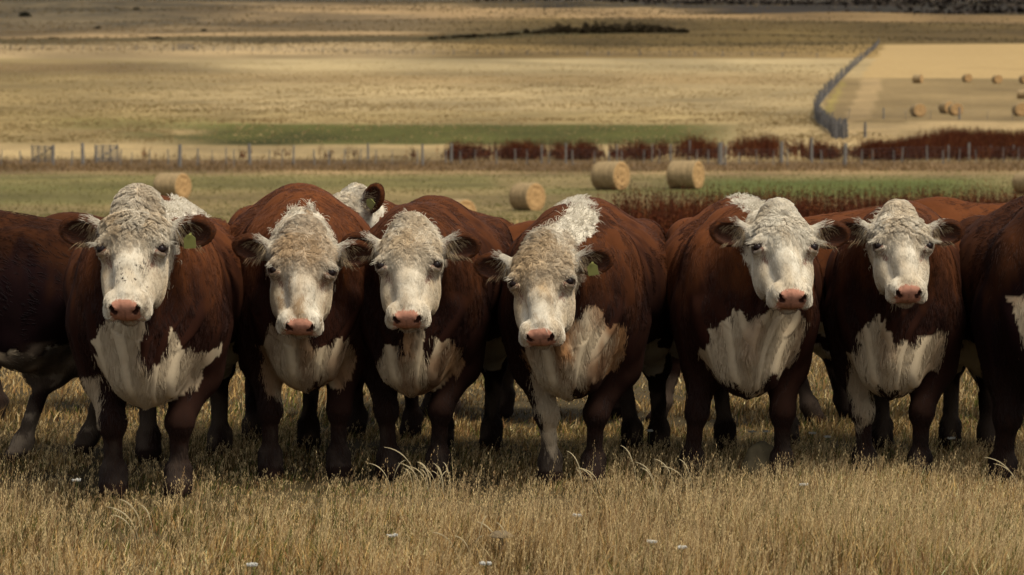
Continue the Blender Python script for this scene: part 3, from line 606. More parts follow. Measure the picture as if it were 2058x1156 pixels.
# ------------------------------------------------------------------ foliage helpers
def blades(x, y, h, w, col, rng, lean=.35, wind=(.25, .1), name=None, curve=1.0, zoff=-.01):
    n = len(x); z = height(x, y)+zoff; a = rng.uniform(0, 6.283, n); l = lean*h*rng.random(n)
    dx = np.cos(a)*l+wind[0]*h*rng.random(n); dy = np.sin(a)*l+wind[1]*h*rng.random(n); fa = rng.normal(0, .8, n); ux = np.cos(fa)*w*.5; uy = np.sin(fa)*w*.5
    V = np.zeros((n, 7, 3)); C_ = np.zeros((n, 7, 3)); lv = [(0, 1.0), (.38, .85), (.74, .55), (1.0, 0)]
    for j, (t, ww) in enumerate(lv):
        k = t**(1.6*curve); cx = x+dx*k; cy = y+dy*k; cz = z+h*t*np.sqrt(np.clip(1-(.35*(dx**2+dy**2)/h**2)*t, .2, 1))
        if j < 3: V[:, 2*j] = np.stack([cx-ux*ww, cy-uy*ww, cz], -1); V[:, 2*j+1] = np.stack([cx+ux*ww, cy+uy*ww, cz], -1)
        else: V[:, 6] = np.stack([cx, cy, cz], -1)
        s = slice(2*j, 2*j+2) if j < 3 else slice(6, 7)
        C_[:, s] = col[:, None, :]
    b = (np.arange(n)*7)[:, None]; Q = np.concatenate([b+np.array([0, 1, 3, 2]), b+np.array([2, 3, 5, 4])]); T = b+np.array([4, 5, 6])
    return V.reshape(-1, 3), C_.reshape(-1, 3), [Q, T]
def quads(c, r, col, rng, aspect=1.0, up=0):
    n = len(c); u = rng.normal(size=(n, 3)); v = rng.normal(size=(n, 3)); 
    if up: u = u*(1-up)+np.array([0, 0, 1])*up*2
    u /= np.linalg.norm(u, axis=1)[:, None]; v -= (v*u).sum(1)[:, None]*u; v /= np.linalg.norm(v, axis=1)[:, None]
    r = np.broadcast_to(np.asarray(r, float), (n,))[:, None]; u = u*r*aspect; v = v*r
    V = np.stack([c-u, c-v*.8, c+u, c+v*.8], 1).reshape(-1, 3); return V, np.repeat(col, 4, 0), [np.arange(n*4).reshape(n, 4)]
def join(parts):
    V = []; Cc = []; by = {}; n = 0
    for v, c, F_ in parts:
        for f in F_: by.setdefault(f.shape[1], []).append(f+n)
        V.append(v); Cc.append(c); n += len(v)
    return np.concatenate(V), np.concatenate(Cc), [np.concatenate(f) for f in by.values()]
STRAW, BROWN, GREEN, PALE, RUST = alb(218, 180, 112), alb(154, 116, 68), alb(112, 112, 50), alb(244, 214, 154), alb(140, 98, 60)
def grasscol(x, y, rng, k=1.0):
    n = len(x); P = np.stack([x, y, 0*x], -1); g = fbm(P, 1.1, 3)+.5*noise(P, .35, 1); u = rng.random(n)
    c = mix(STRAW, BROWN, u); c = np.where((rng.random(n) < np.clip(.28+.34*g-.12*(y > 11), .04, .7))[:, None], GREEN*(.6+.6*u[:, None]), c)
    c = np.where((rng.random(n) < .10)[:, None], PALE, c); c = np.where((rng.random(n) < .10)[:, None], RUST, c)
    return c*rng.uniform(.45, 1.5, (n, 1))*(.78+.42*np.clip(fbm(P, .9, 9), -1, 1)+.12*noise(P, 5, 2))[:, None]*k
def scatter(n, d0, d1, half, rng, power=1.0):
    d = d0*(d1/d0)**rng.random(n)**power; u = rng.uniform(-1, 1, n)+rng.normal(size=n)*.06; return u*half*d, d
g = np.random.default_rng(5)
parts = []
def patch(x, y):
    P = np.stack([x, y, 0*x], -1); return np.clip(.78+.55*fbm(P, 1.3, 7)+.35*noise(P, 4.5, 2), .2, 1.7)
n = 125000; x, y = scatter(n, 7.8, 13.5, .32, g); h = g.uniform(.05, .145, n)*patch(x, y)*np.where(y > 9.9, .58, 1)
parts.append(blades(x, y, h, g.uniform(.0028, .006, n), grasscol(x, y, g), g, lean=.8, wind=(.3, 0)))
n = 110000; x, y = scatter(n, 13, 32, .30, g); h = g.uniform(.03, .10, n)*patch(x, y)
parts.append(blades(x, y, h, g.uniform(.004, .010, n), grasscol(x, y, g), g, lean=.8))
n = 52000; x, y = scatter(n, 30, 75, .44, g); parts.append(blades(x, y, g.uniform(.04, .12, n), g.uniform(.012, .03, n), grasscol(x, y, g), g))
n = 90000; x, y = scatter(n, 70, 150, .46, g); pm = noise(np.stack([x*.05, y*.55, 0*x], -1), 1, 3); parts.append(blades(x, y, g.uniform(.02, .07, n)*(1+.4*pm), g.uniform(.03, .08, n), mix(alb(140, 124, 80), alb(104, 104, 54), np.clip(g.random(n)*.6+.3-.3*pm+.25*((x > 8) & (y > 95)), 0, 1)), g, lean=1.2))
# seed stalks
def stalks(n, d0, d1, hmin, hmax, rw, ks):
    x, y = scatter(n, d0, d1, .31, g); keep = g.random(n) < patch(x, y)*.62; x, y = x[keep], y[keep]; n = len(x)
    h = g.uniform(hmin, hmax, n)*np.clip(patch(x, y), .5, 1.25)*np.where(y > 9.9, .46, 1)*g.uniform(.7, 1, n); c = mix(PALE, RUST, g.random(n)**1.3*.8)*g.uniform(.8, 1.25, (n, 1))
    V, Cc, F_ = blades(x, y, h, np.full(n, rw), c, g, lean=.35, wind=(.22, 0)); tip = V.reshape(n, 7, 3)[:, 6]; m2 = V.reshape(n, 7, 3)[:, 4:6].mean(1)
    o = [(V, Cc, F_)]
    for k in range(ks):
        t = 1.05-(k+.5)/ks*.95; p = m2+(tip-m2)*t; p = p+g.normal(size=p.shape)*np.array([.006, .006, .003])*(1-t*.6); o.append(quads(p, g.uniform(.0008, .0018, n)*(rw/.0014), c*1.05, g, aspect=3.6, up=.8))
    return o
parts += stalks(44000, 7.9, 13.0, .12, .33, .0014, 9)
parts += stalks(20000, 13, 26, .08, .20, .0028, 4)
V, Cc, F_ = join(parts); o = meshobj('dry_grass', V, F_, M['grass'], col=np.clip(Cc, 0, .8))
tag(o, 'dry tan and green grass with seed heads covering the foreground', 'grass', kind='stuff')

# bright feathery tufts
def plume(px, py, n, lab, seed, sp=.16, hh=(.17, .28)):
    r = np.random.default_rng(seed); d = FPX*(CAMZ-.05)/(py-HY); x0 = (px-CX)/FPX*d; z0 = float(height(x0, d)); MBt = []; root = empty('feather_grass_tuft', (x0, d, z0))
    tag(root, lab, 'grass tuft', 'pale feathery grass tufts')
    for i in range(n):
        bx, by = r.normal(size=2)*sp*np.array([.6, .3]); h = r.uniform(*hh)*r.uniform(.7, 1.05); s = r.uniform(.2, .8)*(-1 if r.random() < .75 else .6); mb = MB(); pts = []; y1 = r.uniform(-.08, .08)
        for k in range(13): t = k/12; pts.append((bx+s*h*.8*t**2.2, by+y1*t, h*(t-.25*t**3.5)))
        for k in range(12):
            rr = (.0009,)*6+(.0011, .0018, .0023, .0025, .0022, .0016, .0008); mb.tube(pts[k], pts[k+1], rr[k], rr[k+1], 5)
        mb.build('feather_stem', M['plume'], root)
M['plume'] = mat('plume', tuple(alb(190, 172, 132)), rough=.9)
plume(850, 985, 16, 'largest pale feathery grass tuft, in front of the third cow', 1); plume(262, 1090, 4, 'pale feathery grass tuft below the big left cow', 2)
plume(955, 1120, 6, 'pale feathery grass tuft left of the tan mushroom', 3, .1); plume(1350, 985, 6, 'pale feathery grass tuft left of the fifth cow', 4)
plume(1195, 985, 4, 'pale feathery grass tuft in front of the fourth cow hooves', 5, .1); plume(2040, 985, 2, 'pale arching grass stem near the right edge', 6, .05, (.25, .32)); plume(1215, 1140, 4, 'short pale grass tuft low right of centre', 7, .08, (.1, .16))
# white flowers
FL_ = [(147, 975, 'left of the big cow hooves'), (785, 1083, 'below the third cow'), (973, 1137, 'at the bottom middle'), (500, 1141, 'at the bottom left'), (1310, 1095, 'left one of a pair at the lower right'), (1370, 1107, 'right one of a pair at the lower right'),
       (1158, 1042, 'in front of the fourth cow'), (1664, 880, 'right of the fifth cow leg, nearer one'), (1634, 872, 'right of the fifth cow leg, farther one'), (1512, 868, 'left of a pair between the fifth cow legs'), (1540, 868, 'right of a pair between the fifth cow legs'),
       (1914, 882, 'right of the sixth cow legs'), (1617, 982, 'in front of the fifth cow hoof'), (1305, 866, 'under the gap right of the fourth cow')]
for i, (px, py, where) in enumerate(FL_):
    zt = .165; d = FPX*(CAMZ-zt)/(py-HY); x0 = (px-CX)/FPX*d; z0 = float(height(x0, d)); r = random.Random(i); root = empty('white_flower', (x0, d, z0)); tag(root, 'small flat white flower '+where, 'flower', 'white flowers in the grass')
    s = MB(); s.tube((0, 0, 0), (.004, 0, zt-.006), .0016, .0012, 5); 
    for k in range(5): a = k*1.256; s.tube((.004, 0, zt-.02), (.004+.011*math.cos(a), .011*math.sin(a), zt-.004), .0008, .0007, 4)
    s.build('stem', M['stem'], root); p = MB()
    for k in range(30):
        a = r.uniform(0, 6.28); q = .018*math.sqrt(r.random()); p.tube((.004+q*math.cos(a), q*math.sin(a), zt-.006), (.004+q*math.cos(a), q*math.sin(a), zt+r.uniform(-.001, .003)), .0014, .0036, 6)
    p.build('flower_head', M['petal'], root)
# mushroom, dung, rock
def blob(name, pos, r, m, lab, cat, seed, flat=.5, parent=None):
    v, f = sphere(28, 18); v = v*np.array(r)*(1+.12*fbm(v, 2.2, seed)[:, None]); v[:, 2] = np.where(v[:, 2] < 0, v[:, 2]*flat, v[:, 2]); o = meshobj(name, v, f, m, parent, smooth=True)
    o.location = pos
    if lab: tag(o, lab, cat)
    return o
d = FPX*(CAMZ-.14)/(1070-HY); x0 = (1007-CX)/FPX*d; root = empty('mushroom', (x0, d, float(height(x0, d)))); tag(root, 'flat tan mushroom cap among the grass at the bottom middle', 'mushroom')
s = MB(); s.tube((0, 0, 0), (0, 0, .115), .010, .008, 10); s.build('stalk', M['cap'], root, True); blob('cap', (0, 0, .112), (.044, .040, .019), M['cap'], None, None, 2, .25, root)
d = FPX*(CAMZ-.04)/(1052-HY); x0 = (810-CX)/FPX*d; blob('dried_dung', (x0, d, float(height(x0, d))+.02), (.055, .05, .03), mat('dung', tuple(alb(112, 82, 58)), rough=1, noise_s=30, noise_a=.3), 'brown dried cow pat low in the grass left of centre', 'cow pat', 5)
d = FPX*(CAMZ-.10)/(925-HY); x0 = (1533-CX)/FPX*d; blob('rock', (x0, d, float(height(x0, d))+.02), (.095, .08, .15), M['rock'], 'rounded tan rock between the front legs of the fifth cow', 'rock', 3)

# ------------------------------------------------------------------ hay bales
def bale_mesh(R, L, seed):
    r = np.random.default_rng(seed); na, nl = 72, 28; V = []; a = np.linspace(0, 2*math.pi, na, endpoint=False)
    prof = [(t, 1.0) for t in np.linspace(-.5, .5, nl)]
    ring = [(-.5, q) for q in (.05, .2, .35, .5, .62, .75, .86, .95)]+[(-.49, .985)]+[(t, 1.0) for t in np.linspace(-.47, .47, nl)]+[(.49, .985)]+[(.5, q) for q in (.95, .86, .75, .62, .5, .35, .2, .05)]
    for k, (t, q) in enumerate(ring):
        P = np.stack([np.full(na, t*L), np.cos(a)*R*q, np.sin(a)*R*q], -1); bump = .022*fbm(P, 3, seed % 5)+.010*math.sin(t*L*2*math.pi/.13)*(q > .97)
        Pn = P*np.array([0, 1, 1]); Pn /= np.linalg.norm(Pn, axis=1)[:, None]
        P = P+Pn*(bump if q > .97 else 0*bump)[:, None]
        if q < .97: P[:, 0] += np.sign(t)*(.018*np.sin(q*R*2*math.pi/.11+a)+.015*noise(P, 9, 2))
        P[:, 2] = np.where(P[:, 2] < -R*.93, -R*.93, P[:, 2]); V.append(P)
    nr = len(ring); V = np.concatenate(V); i = np.arange(na); Q = []
    for k in range(nr-1): Q.append(np.stack([k*na+i, k*na+(i+1) % na, (k+1)*na+(i+1) % na, (k+1)*na+i], -1))
    F_ = [np.concatenate(Q), np.array([i[::-1]]), np.array([i+(nr-1)*na])]
    end = np.repeat(np.array([q < .97 for t, q in ring]), na); rr = np.hypot(V[:, 1], V[:, 2])/R
    col = np.where(end[:, None], alb(186, 148, 98)*(1+.13*np.sin(rr*40+noise(V, 4, 1)))[:, None], alb(160, 136, 98)*(1+.10*np.sin(V[:, 0]*48)+.14*noise(V*np.array([6, 1, 1]), 3, 3))[:, None])
    # loose straws
    n = 900; k = r.integers(0, len(V), n); p = V[k]; nn = p/np.linalg.norm(p, axis=1)[:, None]; dd = nn*.4+r.normal(size=(n, 3))*.5; dd /= np.linalg.norm(dd, axis=1)[:, None]; ln = r.uniform(.03, .09, (n, 1)); s = np.cross(dd, nn); s /= np.linalg.norm(s, axis=1)[:, None]+1e-6
    sv = np.stack([p-s*.004, p+s*.004, p+dd*ln], 1).reshape(-1, 3); V2 = np.concatenate([V, sv]); col = np.concatenate([col, np.tile(alb(180, 152, 108), (len(sv), 1))]); T = np.arange(n*3).reshape(n, 3)+len(V)
    return V2, F_+[T], col
BV, BF, BC = bale_mesh(.65, 1.2, 3); bale_me = None
BALES = [(1227, 382, 60, -38, 'round hay bale on the mown strip, left one of the pair right of centre'), (1378, 380, 60, -30, 'round hay bale on the mown strip right one of the pair right of centre'), (1060, 424, 57, -46, 'round hay bale low behind the fourth cow'),
 (347, 402, 57, -28, 'round hay bale just behind the poll of the big left cow'), (922, 452, 52, -50, 'round hay bale peeking over the back of the third cow'), (2064, 390, 46, -60, 'round hay bale cut by the right edge on the mown strip'),
 (1843, 235, 27, -80, 'distant bale at the left end of the lower row behind the fence'), (1900, 229, 25, -65, 'left one of two touching distant bales'), (1918, 234, 26, -84, 'right one of two touching distant bales, with a post before it'), (2048, 234, 27, -85, 'distant bale in the lower row at the right edge'),
 (2050, 199, 19, -10, 'distant bale lying lengthwise at the right edge, between the two rows'), (1842, 168, 18, -30, 'far bale at the left end of the upper row, lying side-on'), (1941, 166, 17, -80, 'far bale in the middle of the upper row'), (2001, 169, 18, -80, 'far bale right of the middle of the upper row'), (2056, 169, 18, -80, 'far bale at the right edge in the upper row')]
for i, (px, py, dia, rz, lab) in enumerate(BALES):
    d = ground_d(px, py); x0 = (px-CX)/FPX*d; R_ = dia/FPX*d/2
    if bale_me is None: o = meshobj('hay_bale', BV, BF, M['straw'], smooth=True, col=np.clip(BC, 0, .8)); bale_me = o.data
    else: o = bpy.data.objects.new('hay_bale', bale_me); C.objects.link(o)
    k = R_/.65; o.scale = (k*(1+.06*math.sin(i*2.3)), k*(1+.03*math.sin(i*5.1)), k*(.97+.03*math.sin(i*3.7))); o.location = (x0, d, float(height(x0, d))+R_*.93); o.rotation_euler = (math.radians(i*37 % 50-25)*0, 0, math.radians(rz)); tag(o, lab, 'hay bale', 'round hay bales lying in the fields')

# ------------------------------------------------------------------ fences
def fence(name, label, pts, posts, mname='wood', wires=5, wh=1.15, rails=False, wr=.006, group=None):
    """pts: ground points along the run for the wires; posts: (px, py, height, thickness, lean)"""
    p0 = posts[0]; root = empty(name, tuple(gpos(p0[0], p0[1]))); o0 = np.array(root.location); tag(root, label, 'fence', group)
    extra = MB(); nx = 0
    for i, (px, py, h, w_, le) in enumerate(posts):
        p = gpos(px, py)-o0; mb = MB(); r = random.Random(i*7+len(posts))
        mb.tube(p-np.array([0, 0, .1]), p+np.array([le*h, r.uniform(-.04, .04), h]), w_*.55, w_*.45, 7)
        if i < 99: mb.build('post', M[mname], root)
        else:
            nx += 1
            for v in mb.v: extra.v.append(v)
            extra.f += [[q+extra.n for q in f] for f in mb.f]; extra.n += mb.n
    if nx: tag(extra.build('small_posts', M[mname], root), kind='stuff')
    mb = MB(); P = [gpos(*q)-o0 for q in pts]
    for k in range(wires):
        z = wh*(k+.6)/wires
        for a, b in zip(P[:-1], P[1:]): mb.tube(a+np.array([0, 0, z]), b+np.array([0, 0, z+.003*k]), wr, wr, 4)
    mb.build('rail' if rails else 'wire', M[mname if rails else 'wire'], root); return root
r = random.Random(3)
main = [(108, 334, 1.45, .17, .03), (168, 331, 1.5, .24, -.02), (195, 330, 1.2, .12, 0), (362, 336, 1.5, .26, .02), (398, 334, 1.2, .12, .02), (455, 335, 1.3, .09, 0), (503, 333, 1.5, .22, -.03), (590, 332, 1.35, .14, .03), (740, 322, 1.2, .17, 0), (850, 335, 1.5, .17, -.02), (907, 331, 1.5, .20, .01), (1088, 330, 1.35, .12, .02), (1137, 329, 1.45, .15, 0),
        (1240, 327, 1.3, .10, -.02), (1310, 326, 1.3, .10, .02), (1347, 324, 1.25, .14, 0), (1385, 322, 1.45, .12, .02), (1447, 333, 1.6, .36, 0), (1456, 333, 1.4, .14, .05), (1570, 328, 1.5, .26, 0), (1630, 326, 1.75, .22, 0), (1697, 334, 1.55, .26, .02), (1862, 324, 1.15, .10, -.02), (1905, 324, 1.2, .10, 0), (1945, 323, 1.3, .20, .03), (1990, 322, 1.1, .1, 0), (2035, 322, 1.1, .1, .02), (2090, 322, 1.3, .16, 0)]
xs_ = set(q[0] for q in main)
for k in range(64):
    px = 5+k*33+r.randint(-9, 9)
    if min(abs(px-q) for q in xs_) > 9: main.append((px, 331-(4 if px > 1750 else 0)+r.randint(-2, 3), r.uniform(.9, 1.15), r.choice([.06, .08, .10]), r.uniform(-.08, .08)))
FP = [(-60, 333)]+[(x_, 332-(5 if x_ > 1750 else 0)) for x_ in range(20, 2200, 90)]
fence('wire_fence', 'long wire fence with uneven weathered posts running across behind the mown strip', FP, main, wires=5)
def gate(px0, px1, py, h, lab):
    a = gpos(px0, py); b = gpos(px1, py); root = empty('wooden_gate', tuple(a)); tag(root, lab, 'gate', 'weathered gates in the wire fence'); v = b-a
    for k in range(6): mb = MB(); z = .18+h*k/5*.85; mb.tube(np.array([0, 0, z]), v+np.array([0, 0, z]), .045, .045, 5); mb.build('rail', M['greywood'], root)
    for t in (0, .33, .66, 1): mb = MB(); mb.tube(v*t+np.array([0, -.06, .08]), v*t+np.array([0, -.06, h+.12]), .05, .05, 5); mb.build('upright', M['greywood'], root)
    mb = MB(); mb.tube(np.array([0, -.1, .15]), v+np.array([0, -.1, h]), .04, .04, 5); mb.build('brace', M['greywood'], root)
gate(66, 106, 329, 1.15, 'grey slatted gate near the left edge of the wire fence'); gate(193, 238, 328, 1.2, 'grey slatted gate right of the first one in the wire fence')
dl = [(1692, 279), (1680, 274), (1668, 268), (1656, 258), (1644, 250), (1637, 240), (1640, 226), (1646, 212), (1656, 198), (1668, 184), (1682, 168), (1698, 152), (1714, 136), (1730, 122), (1746, 108), (1758, 98), (1764, 88)]
dp_ = []
for (a0, b0), (a1, b1) in zip(dl[:-1], dl[1:]):
    for k in range(9):
        t = (k+r.uniform(-.2, .2))/9; px = a0+(a1-a0)*t; py = b0+(b1-b0)*t; dp_.append((px, py, r.uniform(1.25, 1.75), r.uniform(.10, .20), r.uniform(-.18, .18)))
fence('picket_fence', 'dense grey stake fence zigzagging up the slope to the right', dl, dp_[::-1], 'greywood', wires=4, wh=1.3, rails=True, wr=.06)
cor = [(1672+k*7, 279+(k % 2)*2, 1.7, .26, r.uniform(-.05, .05)) for k in range(5)]; fence('corner_stakes', 'tall grey stakes clustered at the lower end of the dense stake fence', [(1668, 279), (1704, 280)], cor, 'greywood', wires=3, wh=1.4, rails=True, wr=.05)
rf = [(1737, 278, 1.35, .24, 0), (1703, 240, 1.0, .07, .15), (1774, 240, 1.1, .16, 0), (1926, 242, 1.25, .2, 0), (1818, 241, .9, .05, 0), (1868, 241, .9, .05, 0), (1982, 243, .9, .05, 0), (2032, 243, .9, .05, 0), (2075, 243, 1.1, .16, 0)]
fence('field_fence', 'thin post and wire fence in front of the distant bales on the right', [(1640, 242), (1700, 241), (1774, 241), (1860, 242), (1926, 243), (2000, 244), (2100, 245)], rf[1:], wires=4)
fence('lone_post_fence', 'stout grey post with slack wire right of the stake fence corner', [(1704, 281), (1737, 279), (1800, 279)], rf[:1], 'greywood', wires=2)
lf = [(px, 101+px*.008+(px > 700)*3, 1.3, .2, 0) for px in (27, 60, 89, 128, 170, 206, 240, 277, 313, 350, 400, 432, 460, 510, 555, 610, 650, 695, 740, 785, 830, 872, 912, 960, 1010, 1060, 1120, 1180, 1222, 1285, 1345, 1395, 1450, 1510, 1570, 1640)]
fence('far_fence', 'thin far fence line crossing the upper straw field', [(x_, 101+x_*.008+(x_ > 700)*3) for x_ in range(-20, 1700, 60)], lf, wires=2, wr=.03)
gate(360, 390, 103, 1.6, 'tiny far gate in the upper fence line at the left')

# ------------------------------------------------------------------ dock plants, shrubs
def docks(px_list, rng, hm, ns, qs, spread=.35, k=18):
    out = []
    for (x0, y0) in px_list:
        for s in range(ns):
            x = x0+rng.normal()*spread; y = y0+rng.normal()*spread; out.append((x, y, hm*(rng.uniform(.55, 1.05)+.15*noise(np.array([[x*2.2, y*2.2, 0]]), 1, 2)[0])))
    A = np.array(out); n = len(A); z = height(A[:, 0], A[:, 1]); ln = rng.normal(size=(n, 2))*.12; ps = []
    c0 = mix(alb(96, 48, 26), alb(60, 32, 20), rng.random(n)); c0 = np.where((rng.random(n) < .12)[:, None], alb(124, 74, 40), c0)
    ps.append(blades(A[:, 0], A[:, 1], A[:, 2], np.full(n, qs*.35), c0*.8, rng, lean=.05, wind=(0, 0)))
    for j in range(k):
        t = rng.uniform(.25, 1.0, n); taper = np.clip(1.25-t, .25, 1); a = rng.uniform(0, 6.28, n); rr = rng.random(n)*qs*2.4*taper
        ctr = np.stack([A[:, 0]+ln[:, 0]*A[:, 2]*t+rr*np.cos(a), A[:, 1]+ln[:, 1]*A[:, 2]*t+rr*np.sin(a), z+A[:, 2]*t], -1); ps.append(quads(ctr, rng.uniform(.5, 1.1, n)*qs*taper, c0*rng.uniform(.7, 1.3, (n, 1)), rng, 1.6, .5))
    return join(ps)
dr = np.random.default_rng(21)
pl = []
while len(pl) < 1900:
    d = dr.uniform(44, 60); px = dr.uniform(1230, 2300); edge = np.interp(px, [1230, 1300, 1500, 2058], [50, 56, 58, 60])
    if d < edge: pl.append(((px-CX)/FPX*d, d))
V, Cc, F_ = docks(pl, dr, 1.14, 2, .034, .25, 26); o = meshobj('dock_plants', V, F_, M['dock'], col=np.clip(Cc, 0, .8)); tag(o, 'band of rusty brown dock seed spikes just behind the cows at right', 'dock plants', kind='stuff')
tx = [905, 925, 950, 985, 1010, 1030, 1060, 1100, 1150, 1200, 1235, 1255, 1290, 1330, 1400, 1440, 1500, 1560, 1620, 1680, 1740, 1800, 1860, 1900, 2000, 2100]
ty = [315, 292, 292, 300, 322, 288, 286, 300, 302, 292, 306, 318, 296, 278, 272, 290, 272, 270, 282, 294, 302, 292, 274, 263, 268, 268]
pl = []
for k in range(4400):
    px = dr.uniform(905, 2100) if k % 3 else dr.uniform(1720, 2120)
    if px < 1750 and .55*math.sin(px*.052+.6)+.45*math.sin(px*.121)+.40*dr.normal() > .12-(px-905)/845*.25: continue
    top = np.interp(px, tx, ty)-(6 if px > 1800 else 0); dmax = max(ground_d(px, top+28), 184); d = dr.uniform(179, dmax); pl.append(((px-CX)/FPX*d, d))
V, Cc, F_ = docks(pl, dr, 1.45, 3, .075, .45, 16); o = meshobj('dock_thicket', V, F_, M['dock'], col=np.clip(Cc, 0, .8)); tag(o, 'rust brown thicket of dock stalks along and behind the wire fence', 'dock plants', kind='stuff')
for i, (px, lab) in enumerate([(296, 'first reddish dock plant behind the fence, right of the gates'), (492, 'reddish dock plant beside the thick post above the second cow'), (568, 'reddish dock plant right of the thick post above the second cow'), (655, 'wide reddish dock plant behind the fence above the white poll'), (703, 'low reddish dock plant behind the fence, right of the wide one'), (830, 'thin reddish dock plant behind the fence left of a grey post')]):
    d = 181; V, Cc, F_ = docks([(0, d)], dr, 1.3, 9, .07, .35, 16); x0 = (px-CX)/FPX*d; V = V-np.array([0, d, float(height(0, d))]); o = meshobj('dock_plant', V, F_, M['dock'], col=np.clip(Cc, 0, .8)); o.location = (x0, d, float(height(x0, d))); tag(o, lab, 'dock plant', 'single dock plants behind the fence')
# rough verge along the fence
n = 25000; px = dr.uniform(-1100, 3100, n); d = dr.uniform(146, 186, n)**1.0; x = (px-CX)/FPX*d
V, Cc, F_ = blades(x, d, dr.uniform(.1, .38, n)*np.clip(patch(x, d*.3), .4, 1.3), dr.uniform(.03, .07, n), mix(alb(150, 120, 78), alb(96, 74, 46), dr.random(n)), dr, lean=.8)
o = meshobj('verge_grass', V, F_, M['grass'], col=Cc); tag(o, 'rough brown grass along the foot of the wire fence', 'grass', kind='stuff')
# tussocks giving the straw slopes their tufted look
n = 150000; px = dr.uniform(-1100, 3100, n); py = dr.uniform(118, 288, n); lut = np.array([ground_d(CX, q) for q in range(90, 300)]); d = np.interp(py, np.arange(90, 300), lut); x = (px-CX)/FPX*d
fxl = np.interp(py+dr.normal(size=n)*2, [q[1] for q in dl[::-1]], [q[0] for q in dl[::-1]])
keep = ~((px > fxl-4) & (py < 266)) & (dr.random(n) < np.clip((py-116)/30, .05, 1)) & ~((py > 248) & (px > 350) & (px < 1480) & (dr.random(n) < .85)); x, d, px, py = x[keep], d[keep], px[keep], py[keep]; n = len(x)
P = np.stack([x, d, 0*x], -1); tcol = mix(alb(174, 149, 102), alb(154, 130, 86), np.clip(dr.random(n)*.8+.5*fbm(P, .06, 3), 0, 1)); tcol = np.where(((px < 420) & (dr.random(n) < .5))[:, None], alb(144, 124, 78), tcol)
n2_ = 41000; px2 = dr.uniform(-1100, 3100, n2_); py2 = dr.uniform(-5, 112, n2_); lut2 = np.array([ground_d(CX, q) for q in range(-10, 120)]); d2 = np.interp(py2, np.arange(-10, 120), lut2); x2 = (px2-CX)/FPX*d2; ok2 = ~((px2 > 1760) & (py2 > 88)); x2, d2, px2, py2 = x2[ok2], d2[ok2], px2[ok2], py2[ok2]
hc2 = mix(alb(140, 116, 80), alb(84, 74, 50), np.clip(dr.random(len(x2))*.7+.4*fbm(np.stack([x2, d2, 0*x2], -1), .02, 3)+.3*((px2 > 900) | (py2 < 40)), 0, 1)); HV = blades(x2, d2, dr.uniform(.15, .5, len(x2))*d2/900, dr.uniform(.3, 1.0, len(x2))*d2/900, hc2, dr, lean=.8)
V, Cc, F_ = blades(x, d, dr.uniform(.04, .12, n)*np.clip(1+fbm(P, .12, 5), .3, 2), dr.uniform(.10, .35, n), tcol, dr, lean=1.0); V, Cc, F_ = join([(V, Cc, F_), HV]); o = meshobj('tussock_grass', V, F_, M['grass'], col=Cc); tag(o, 'straw coloured tussocks covering the middle slope', 'grass', kind='stuff')
def shrubs(cs, rng, k, q, c1, c2):
    P = []; Cc = []
    for (x, y, z, rx, rz_) in cs:
        v = rng.normal(size=(k, 3)); v /= np.linalg.norm(v, axis=1)[:, None]; v *= rng.random((k, 1))**.4; v *= 1+.3*noise(v+x, 2.5, 1)[:, None]; v[:, 2] = np.abs(v[:, 2]); P.append(v*np.array([rx, rx, rz_])+np.array([x, y, z])); Cc.append(mix(c1, c2, rng.random(k)))
    P = np.concatenate(P); return quads(P, rng.uniform(.6, 1.2, len(P))*q, np.concatenate(Cc), rng)
cs = []
for px in np.linspace(1092, 1366, 46):
    bp = 69-(px-1092)*.006; d = ground_d(px, bp); x0 = (px-CX)/FPX*d; s = d/FPX; cs.append((x0+dr.normal()*s*3, d+dr.normal()*6, float(height(x0, d))-.3, s*dr.uniform(8, 14), s*(6+13*math.sin(math.pi*min(1, max(0, (px-1080)/300)))**.6)*dr.uniform(.8, 1.15)))
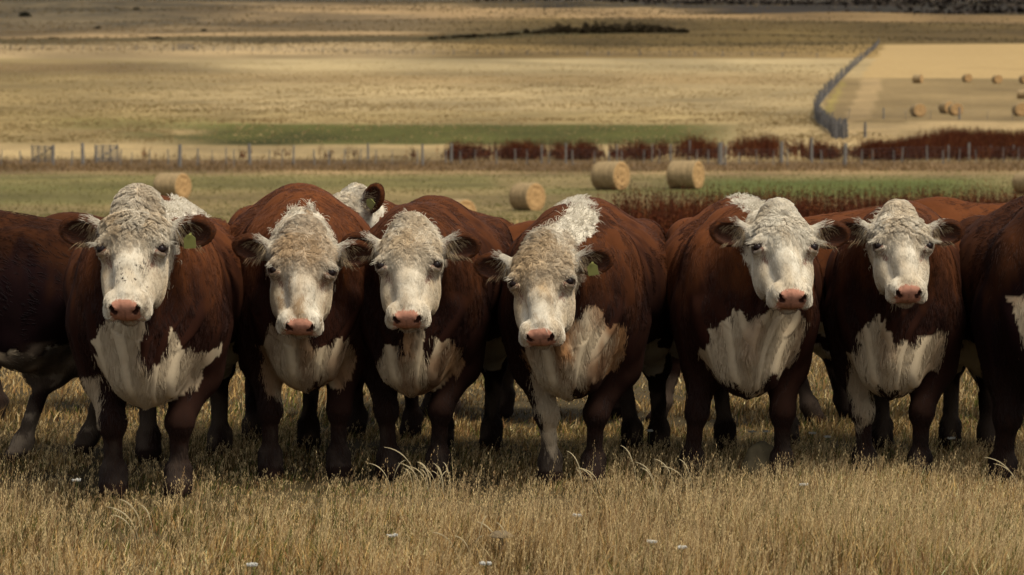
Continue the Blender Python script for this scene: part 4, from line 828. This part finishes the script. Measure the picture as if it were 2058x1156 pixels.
for px in np.linspace(868, 1092, 40):
    bp = np.interp(px, [868, 1000, 1092], [80, 74, 69]); d = ground_d(px, bp); x0 = (px-CX)/FPX*d; s = d/FPX; cs.append((x0, d+dr.normal()*5, float(height(x0, d))-.3, s*6, s*np.interp(px, [868, 1092], [2.5, 7])*dr.uniform(.7, 1.2)))
V, Cc, F_ = shrubs(cs, dr, 500, .35, alb(72, 60, 40), alb(44, 38, 26)); o = meshobj('thorn_thicket', V, F_, M['leafy'], col=Cc); tag(o, 'long dark thicket on the rise in the far centre', 'thicket', kind='stuff')
for i, (px, py, r_, lab) in enumerate([(54, 36, 12, 'round dark bush far off at the top left'), (278, 22, 6, 'small far bush right of the round dark bush'), (200, 59, 5, 'low far bush on the pale strip at the left'), (412, 65, 5, 'tiny far bush right of the low bush on the pale strip'), (112, 80, 10, 'flat dark bush at the left end of the dark line'), (316, 80, 13, 'flat wide dark bush on the dark line near the upper fence')]):
    d = ground_d(px, py); s = d/FPX; x0 = (px-CX)/FPX*d; V, Cc, F_ = shrubs([(0, 0, 0, s*r_, s*r_*(.9 if r_ in (12, 6, 5) else .35))], dr, 900, .35, alb(60, 56, 40), alb(38, 36, 28)); o = meshobj('bush', V, F_, M['leafy'], col=Cc); o.location = (x0, d, float(height(x0, d))-.2); tag(o, lab, 'bush', 'far bushes on the slope')
n = 9000; px = dr.uniform(950, 2500, n); py = dr.uniform(-40, 30, n); top = np.interp(px, [950, 1400, 1600, 1720, 1900, 2500], [4, 12, 16, 24, 26, 28]); keep = py < top; px, py = px[keep], py[keep]; lut = np.array([ground_d(CX, q) for q in range(-50, 40)]); d = np.interp(py, np.arange(-50, 40), lut); x = (px-CX)/FPX*d; z = height(x, d); n = len(x)
V, Cc, F_ = quads(np.stack([x, d, z+1.0], -1), dr.uniform(.8, 2.6, n), mix(alb(66, 57, 48), alb(48, 42, 36), dr.random(n)), dr); o = meshobj('scrub', V, F_, M['leafy'], col=Cc); tag(o, 'dark scrub covering the far hillside at the top right', 'scrub', kind='stuff')
